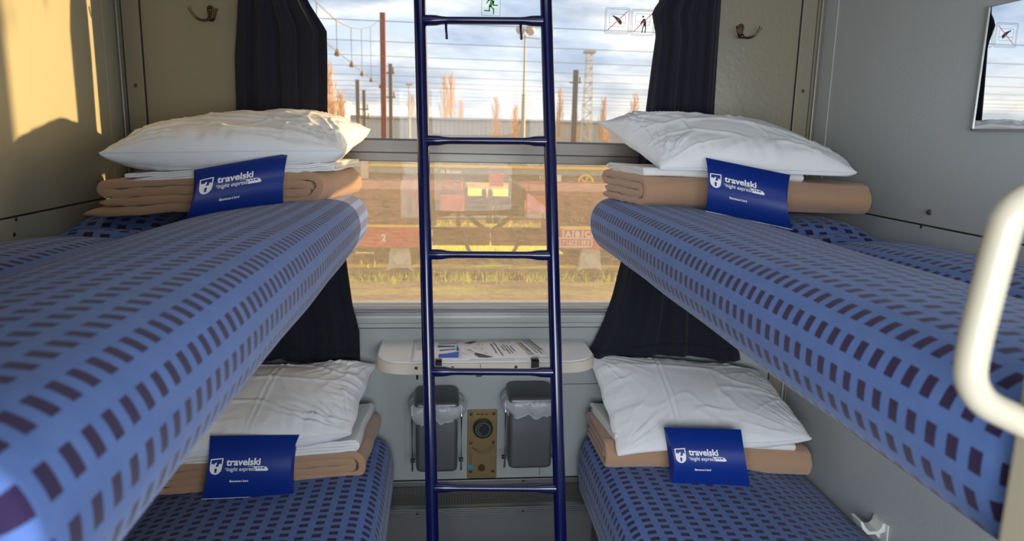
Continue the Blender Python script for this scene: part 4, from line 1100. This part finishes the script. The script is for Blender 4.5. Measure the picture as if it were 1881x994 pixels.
flat_wagon('low red flat wagon with a painted white number 2', -9.5, .38, .38, (-.72, -7.5), 'two')
flat_wagon('low red flat wagon with white ABC load table and yellow graffiti', 1.42, 11.5, 1.42, (2.62, 9.5), 'abc')

def box_wagon(label, xa, xb, txt):
    t = thing('gondola_wagon', label, 'railway wagon', ((xa+xb)/2, 21.6, GZ), 'grey green wagons on the second track')
    yf = 20.25
    MB().box(xa, xb, yf, yf+2.7, -1.20, -.55).build('body', 'wagon_teal', t, smooth=False, bevel=.02)
    m_ = MB(); k = xa+.2
    while k < xb: m_.box(k-.05, k+.05, yf-.06, yf, -.88, -.57); k += .42
    m_.build('side_ribs', 'mast_pale', t, smooth=False)
    MB().box(xa, xb, yf-.07, yf-.02, -1.02, -.95).build('stripe', 'wagon_yellow', t, smooth=False)
    MB().box(xa, xb, yf-.05, yf+.1, -1.42, -1.20).build('sole_bar', 'iron_dark', t, smooth=False)
    for x in (xa+.5, (xa+xb)/2, xb-.5): MB().box(x-.10, x+.10, yf-.10, yf-.02, -1.35, -.50).build('post', 'mast_pale', t, smooth=False)
    for bxx in (xa+1.7, xb-1.7):
        bg = MB().box(bxx-1.2, bxx+1.2, yf+.2, yf+.4, -1.75, -1.50).build('bogie', 'iron_dark', t, smooth=False)
        for wx in (bxx-.9, bxx+.9): MB().tube([(wx, yf+.5, GZ+.46), (wx, yf+.62, GZ+.46)], .46, 28).build('wheel', 'iron_dark', bg)
    for x in (xa, xb):
        s = -1 if x == xa else 1
        for yy in (yf+.5, yf+2.2): MB().tube([(x, yy, -1.40), (x+s*.5, yy, -1.40), (x+s*.52, yy, -1.40), (x+s*.6, yy, -1.40)], [.09, .09, .22, .22], 16).build('buffer', 'iron_dark', t)
    F = Flat(); 
    for a, s_ in txt: F.text(s_, a, -1.18 if len(s_) > 6 else -1.30, .13, bold=.006)
    if F.v: F.mb(lambda a, b: (a, yf-.055, b)).build('painted_lettering', 'wagon_white', t, smooth=False)
    return t
box_wagon('grey green wagon with yellow stripe on the second track, seen behind the ladder', -2.6, 8.5, [(-.05, '33 80 3564'), (2.7, '11 21')])
t = box_wagon('grey green wagon numbered 1031 with yellow stripe, mostly behind the bedding', -15.5, -3.9, [(-4.9, '1031')])
t = thing('brake_wheel', 'yellow spoked brake wheel on the side of the grey green wagon', 'brake wheel', (4.02, 20.16, -1.70))
m = MB(); m.tube([(4.02+.20*math.cos(2*PI*k/24), 20.16, -1.37+.20*math.sin(2*PI*k/24)) for k in range(25)], .028, 8, upv=(0, 1, 0)); m.build('rim', 'wagon_yellow', t)
for k in range(5):
    a = 2*PI*k/5; MB().tube([(4.02, 20.16, -1.37), (4.02+.19*math.cos(a), 20.16, -1.37+.19*math.sin(a))], .02, 6).build('spoke', 'wagon_yellow', t)
tag(MB().box(1.30, 1.70, 20.02, 20.18, -1.52, -1.14).build('equipment_box', 'wagon_red', smooth=False, bevel=.03), 'small dark red equipment box on the side of the grey green wagon', 'box')
tag(MB().box(3.05, 3.32, 20.14, 20.18, -1.42, -1.18).build('wagon_plate', 'wagon_white', smooth=False), 'white square plate on the grey green wagon near the yellow wheel', 'plate')

for y0_, y1_, lb in ((12.92, 13.62, 'bright yellow grass between the rails under the red wagons'), (23.6, 32.0, 'yellow grass field seen beneath the grey green wagons')):
    g = MB(); g.grid(lambda a, b: Vector((-30+70*a, lerp(y0_, y1_, b), GZ-.075+.02*noise.noise(Vector((a*60, b*4, 0))))), 60, 6)
    o = g.build('grass_strip', 'grass_yellow', auto=False); tag(o, lb, 'grass'); o['kind'] = 'stuff'
# overhead wires along the tracks
wy = [21.7, 26.7, 32.0, 37.4, 43.5, 49.3, 55, 61, 68, 76, 85, 95]
for k, y in enumerate(wy):
    sag = .25
    pts = [(x, y, 3.0-.12*math.sin(PI*((x+60) % 55)/55)) for x in range(-60, 90, 5)]
    mt = 'wire_dark'
    tag(MB().tube(pts, .011 if k < 6 else .014, 5).build('contact_wire', mt), ('overhead wire %s' % ['over the yard, highest in view', 'second in height over the yard', 'third in height over the yard', 'fourth in height, above the tree tops', 'fifth in height, crossing the tree tops', 'sixth in height, crossing tall trees'][k]) if k < 6 else 'thin distant overhead wire low above the pale shed', 'overhead wire', 'overhead wires of the rail yard')
# head-span across the tracks with its insulators
hs = thing('head_span', 'slanting cross wire with hanging droppers and insulators beside the rusty mast', 'overhead line', (-4.3, 26, 3.0), )
up_pts = [(-4.2, 26.0, 4.1), (-4.24, 31, 4.2), (-4.27, 36.1, 4.6), (-4.4, 41.9, 5.3), (-4.4, 47.1, 6.1)]
lo_pts = [(-4.2, 26.0, 3.05), (-4.24, 31, 3.02), (-4.27, 36.1, 3.0), (-4.4, 41.9, 3.0), (-4.4, 47.1, 3.0), (-4.4, 54, 3.0)]
MB().tube([(-4.15, 20, 4.4)]+up_pts+[(-4.2, 52.5, 7.3)], .020, 6).build('carrier_wire', 'mast_grey', hs)
MB().tube([(-4.1, 20, 3.1)]+lo_pts, .020, 6).build('cross_wire', 'mast_grey', hs)
for a, b in zip(up_pts, lo_pts):
    MB().tube([a, b], .016, 6).build('dropper', 'mast_grey', hs)
for b in lo_pts:
    MB().tube([(b[0], b[1], b[2]+.10), (b[0], b[1], b[2]+.02), (b[0], b[1], b[2]-.16), (b[0], b[1], b[2]-.20)], [.03, .07, .13, .03], 10).build('insulator', 'insulator', hs)
# masts
def mast(label, x, y, top, w, mt, kind='mast', parts=()):
    t = thing('catenary_mast', label, kind, (x, y, GZ-.1))
    m_ = MB(); m_.box(x-w/2, x+w/2, y-w/2, y+w/2, GZ-.12, top); m_.build('mast_post', mt, t, smooth=False)
    for z, l in parts:
        MB().box(x-l, x+l, y-.05, y+.05, z, z+.10).build('cross_arm', mt, t, smooth=False); MB().tube([(x+l*.7, y, z+.1), (x+l*.7, y, z+.45)], .06, 8).build('insulator', 'insulator', t)
    return t
mast('tall rusty red square mast, thickest in the yard', -4.07, 52.5, 7.75, .36, 'rust_mast', parts=())
mast('thin dark mast close beside the rusty red mast', -3.75, 55, 4.6, .26, 'mast_grey', parts=((2.2, .35), (3.9, .3)))
mast('dark mast with one cross arm, taller of the two by the white house', -6.9, 62, 3.85, .30, 'mast_grey', parts=((.9, .6),))
mast('dark mast with two cross arms, shorter of the two by the white house', -6.6, 64, 3.15, .26, 'mast_grey', parts=((.8, .5), (1.5, .4)))
mast('dark mast with insulator beside the pale lattice tower', 9.9, 55, 4.55, .34, 'mast_grey', parts=((3.6, .45),))
t = thing('lamp_mast', 'tall pale floodlight mast seen between the ladder rails', 'lamp mast', (7.14, 65, GZ))
MB().tube([(7.14, 65, GZ-.1), (7.14, 65, 3.2), (7.14, 65, 3.25), (7.14, 65, 8.2)], [.22, .17, .10, .09], 10).build('pole', 'mast_pale', t)
MB().tube([(6.6, 65, 8.0), (8.4, 65, 7.9)], .06, 6).build('bracket', 'mast_pale', t)
for dx in (-.42, .42): MB().tube([(7.14+dx, 64.9, 8.6), (7.14+dx, 64.4, 8.35)], [.42, .30], 14).build('floodlight', 'mast_pale', t)
t = thing('lamp_mast', 'thin distant lamp mast near the ladder and the thin dark mast', 'lamp mast', (-3.4, 78, GZ))
MB().tube([(-3.4, 78, GZ-.1), (-3.4, 78, 4.4)], [.14, .08], 8).build('pole', 'mast_pale', t); MB().box(-3.75, -3.05, 77.9, 78.1, 4.4, 4.6).build('lamp_head', 'mast_pale', t, smooth=False)
t = thing('lattice_tower', 'pale steel lattice tower beyond the tracks', 'tower', (15.8, 80, GZ))
m = MB(); c = 15.8; H0, H1 = GZ-.1, 8.4
for sx in (-1, 1):
    for sy in (-1, 1): m.tube([(c+sx*.55, 80+sy*.55, H0), (c+sx*.30, 80+sy*.30, H1)], .045, 5)
m.build('tower_legs', 'mast_pale', t, smooth=False)
m = MB()
for k in range(14):
    a, b = k/14, (k+1)/14; za, zb = lerp(H0, H1, a), lerp(H0, H1, b); wa, wb = lerp(.55, .30, a), lerp(.55, .30, b); s = 1 if k % 2 else -1
    for sy in (-1, 1): m.tube([(c-s*wa, 80+sy*wa, za), (c+s*wb, 80+sy*wb, zb)], .03, 4); m.tube([(c+s*wb, 80+sy*wb, zb), (c-s*wb, 80+sy*wb, zb)], .025, 4)
m.build('lattice_bracing', 'mast_pale', t, smooth=False)
MB().box(c-.6, c+.6, 79.4, 80.6, H1, H1+.25).build('platform', 'mast_pale', t, smooth=False)
# long shed
t = thing('storage_shed', 'long low pale corrugated shed along the horizon behind the yard', 'building', (10, 112, GZ))
m = MB(); n = 240; vs = []
for i in range(n+1):
    x = lerp(-20, 60, i/n); y = 110+(.10 if i % 2 else 0); vs += [(x, y, GZ-.1), (x, y, 1.35)]
m.add(vs, [(2*i, 2*i+2, 2*i+3, 2*i+1) for i in range(n)]); m.box(-20, 60, 110.2, 125, GZ-.1, 1.34)
m.build('shed_wall', 'shed_clad', t, smooth=False)
MB().prism([(109.8, 1.35), (109.8, 1.50), (117.5, 1.9), (125.3, 1.50), (125.3, 1.35)], 'x', -20.3, 60.3).build('shed_roof', 'shed_roof', t, smooth=False)
t = thing('trackside_house', 'small white house with blue door below the orange poplars', 'building', (-12.3, 88, GZ))
MB().box(-13.6, -11.1, 86.5, 91, GZ-.1, 2.75).build('house_wall', 'house_white', t, smooth=False)
MB().box(-13.9, -10.9, 86.3, 91.2, 2.75, 2.95).build('house_roof', 'mast_pale', t, smooth=False)
MB().box(-12.75, -12.25, 86.45, 86.5, 1.3, 2.5).build('house_door', 'house_blue', t, smooth=False)

# bare poplars
def tree_mesh(seed, slim=.20, n=60):
    rnd = random.Random(seed); m_ = MB()
    m_.tube([(0, 0, 0), (.01, 0, .3), (0, .01, .65), (0, 0, .97)], [.014, .011, .006, .002], 5)
    for k in range(n):
        h0 = .12+.75*(k/n)+rnd.uniform(-.03, .03); a = rnd.uniform(0, 2*PI)
        L_ = rnd.uniform(.14, .30)*(1.25-h0); w_ = slim*rnd.uniform(.45, 1)*(1.15-h0)*.9
        p0 = Vector((0, 0, h0)); p3 = Vector((w_*math.cos(a), w_*math.sin(a), min(1.0, h0+L_)))
        p1 = lerp(p0, p3, .35)+Vector((math.cos(a), math.sin(a), 0))*w_*.22
        p2 = lerp(p0, p3, .7)+Vector((math.cos(a), math.sin(a), 0))*w_*.16
        m_.tube([p0, p1, p2, p3], [.0045, .0035, .0025, .001], 3, cap=False)
        for q in range(5):
            s0 = lerp(p1, p3, rnd.random()); a2 = a+rnd.uniform(-1.2, 1.2); l2 = rnd.uniform(.04, .09)
            s1 = s0+Vector((math.cos(a2)*l2*.35, math.sin(a2)*l2*.35, l2))
            m_.tube([s0, s1], [.0022, .0008], 3, cap=False)
    return m_
def make_tree(seed, slim, n):
    mb_ = tree_mesh(seed, slim, n); me = bpy.data.meshes.new('bare_tree'); me.from_pydata([tuple(v) for v in mb_.v], [], mb_.f); me.materials.append(MATS['tree_bark']); return me
TM = [make_tree(1, .13, 80), make_tree(2, .16, 70), make_tree(3, .24, 80)]
def tree(k, x, y, top, label, wid=1.0):
    o = bpy.data.objects.new('bare_tree', TM[k]); COL.objects.link(o); h = top-GZ
    o.location = (x, y, GZ-.05+EYE); o.scale = (h*wid, h*wid, h); o.rotation_euler.z = x*1.7
    tag(o, label, 'tree', 'bare trees beyond the rail yard')
tree(0, -8.9, 60, 5.4, 'tall orange bare poplar at the curtain edge above the white house', 1.0)
tree(0, -8.4, 63, 3.2, 'shorter orange bare poplar beside the small white house', 1.1)
tree(2, -5.3, 128, 6.2, 'wide bare tree by the thin distant lamp mast')
tree(1, .35, 128, 9.6, 'tallest pair of bare poplars between the ladder rails, lower of the two', .9)
tree(0, 1.6, 130, 9.9, 'tallest pair of bare poplars between the ladder rails, higher of the two', .9)
tree(1, 3.3, 130, 5.4, 'short bare poplar beside the tall pair, between the ladder rails')
tree(0, -2.8, 132, 6.6, 'bare poplar partly hidden by a ladder rail')
tree(1, 7.2, 100, 4.9, 'bushy bare poplar between tall poplars and the floodlight mast', 1.2)
tree(2, 10.2, 104, 3.9, 'bare tree between the floodlight mast and a ladder rail')
tree(0, 16.3, 102, 6.2, 'slender bare poplar between a ladder rail and the dark insulator mast', .9)
tree(2, 18.6, 103, 3.6, 'low bare tree behind the lattice tower')
tree(0, 22.9, 104, 5.2, 'lone bare poplar between the lattice tower and the pillow corner')
tree(1, 28.5, 108, 6.2, 'bare tree beside the curtain under the stickers, taller of two', 1.2)
tree(1, 30.8, 107, 5.6, 'bare tree beside the curtain under the stickers, shorter of two', 1.3)
tree(2, 7.0, 98, .9, 'low orange bush in front of shed, first beside the floodlight mast', 1.6)
tree(2, 9.6, 98, .6, 'low orange bush in front of shed, behind the ladder rail', 1.7)
tree(2, 17.6, 98, .8, 'low orange bush in front of shed at the lattice tower foot', 1.8)
tree(2, 22.0, 98, .8, 'low orange bush in front of shed near the pillow corner', 1.8)
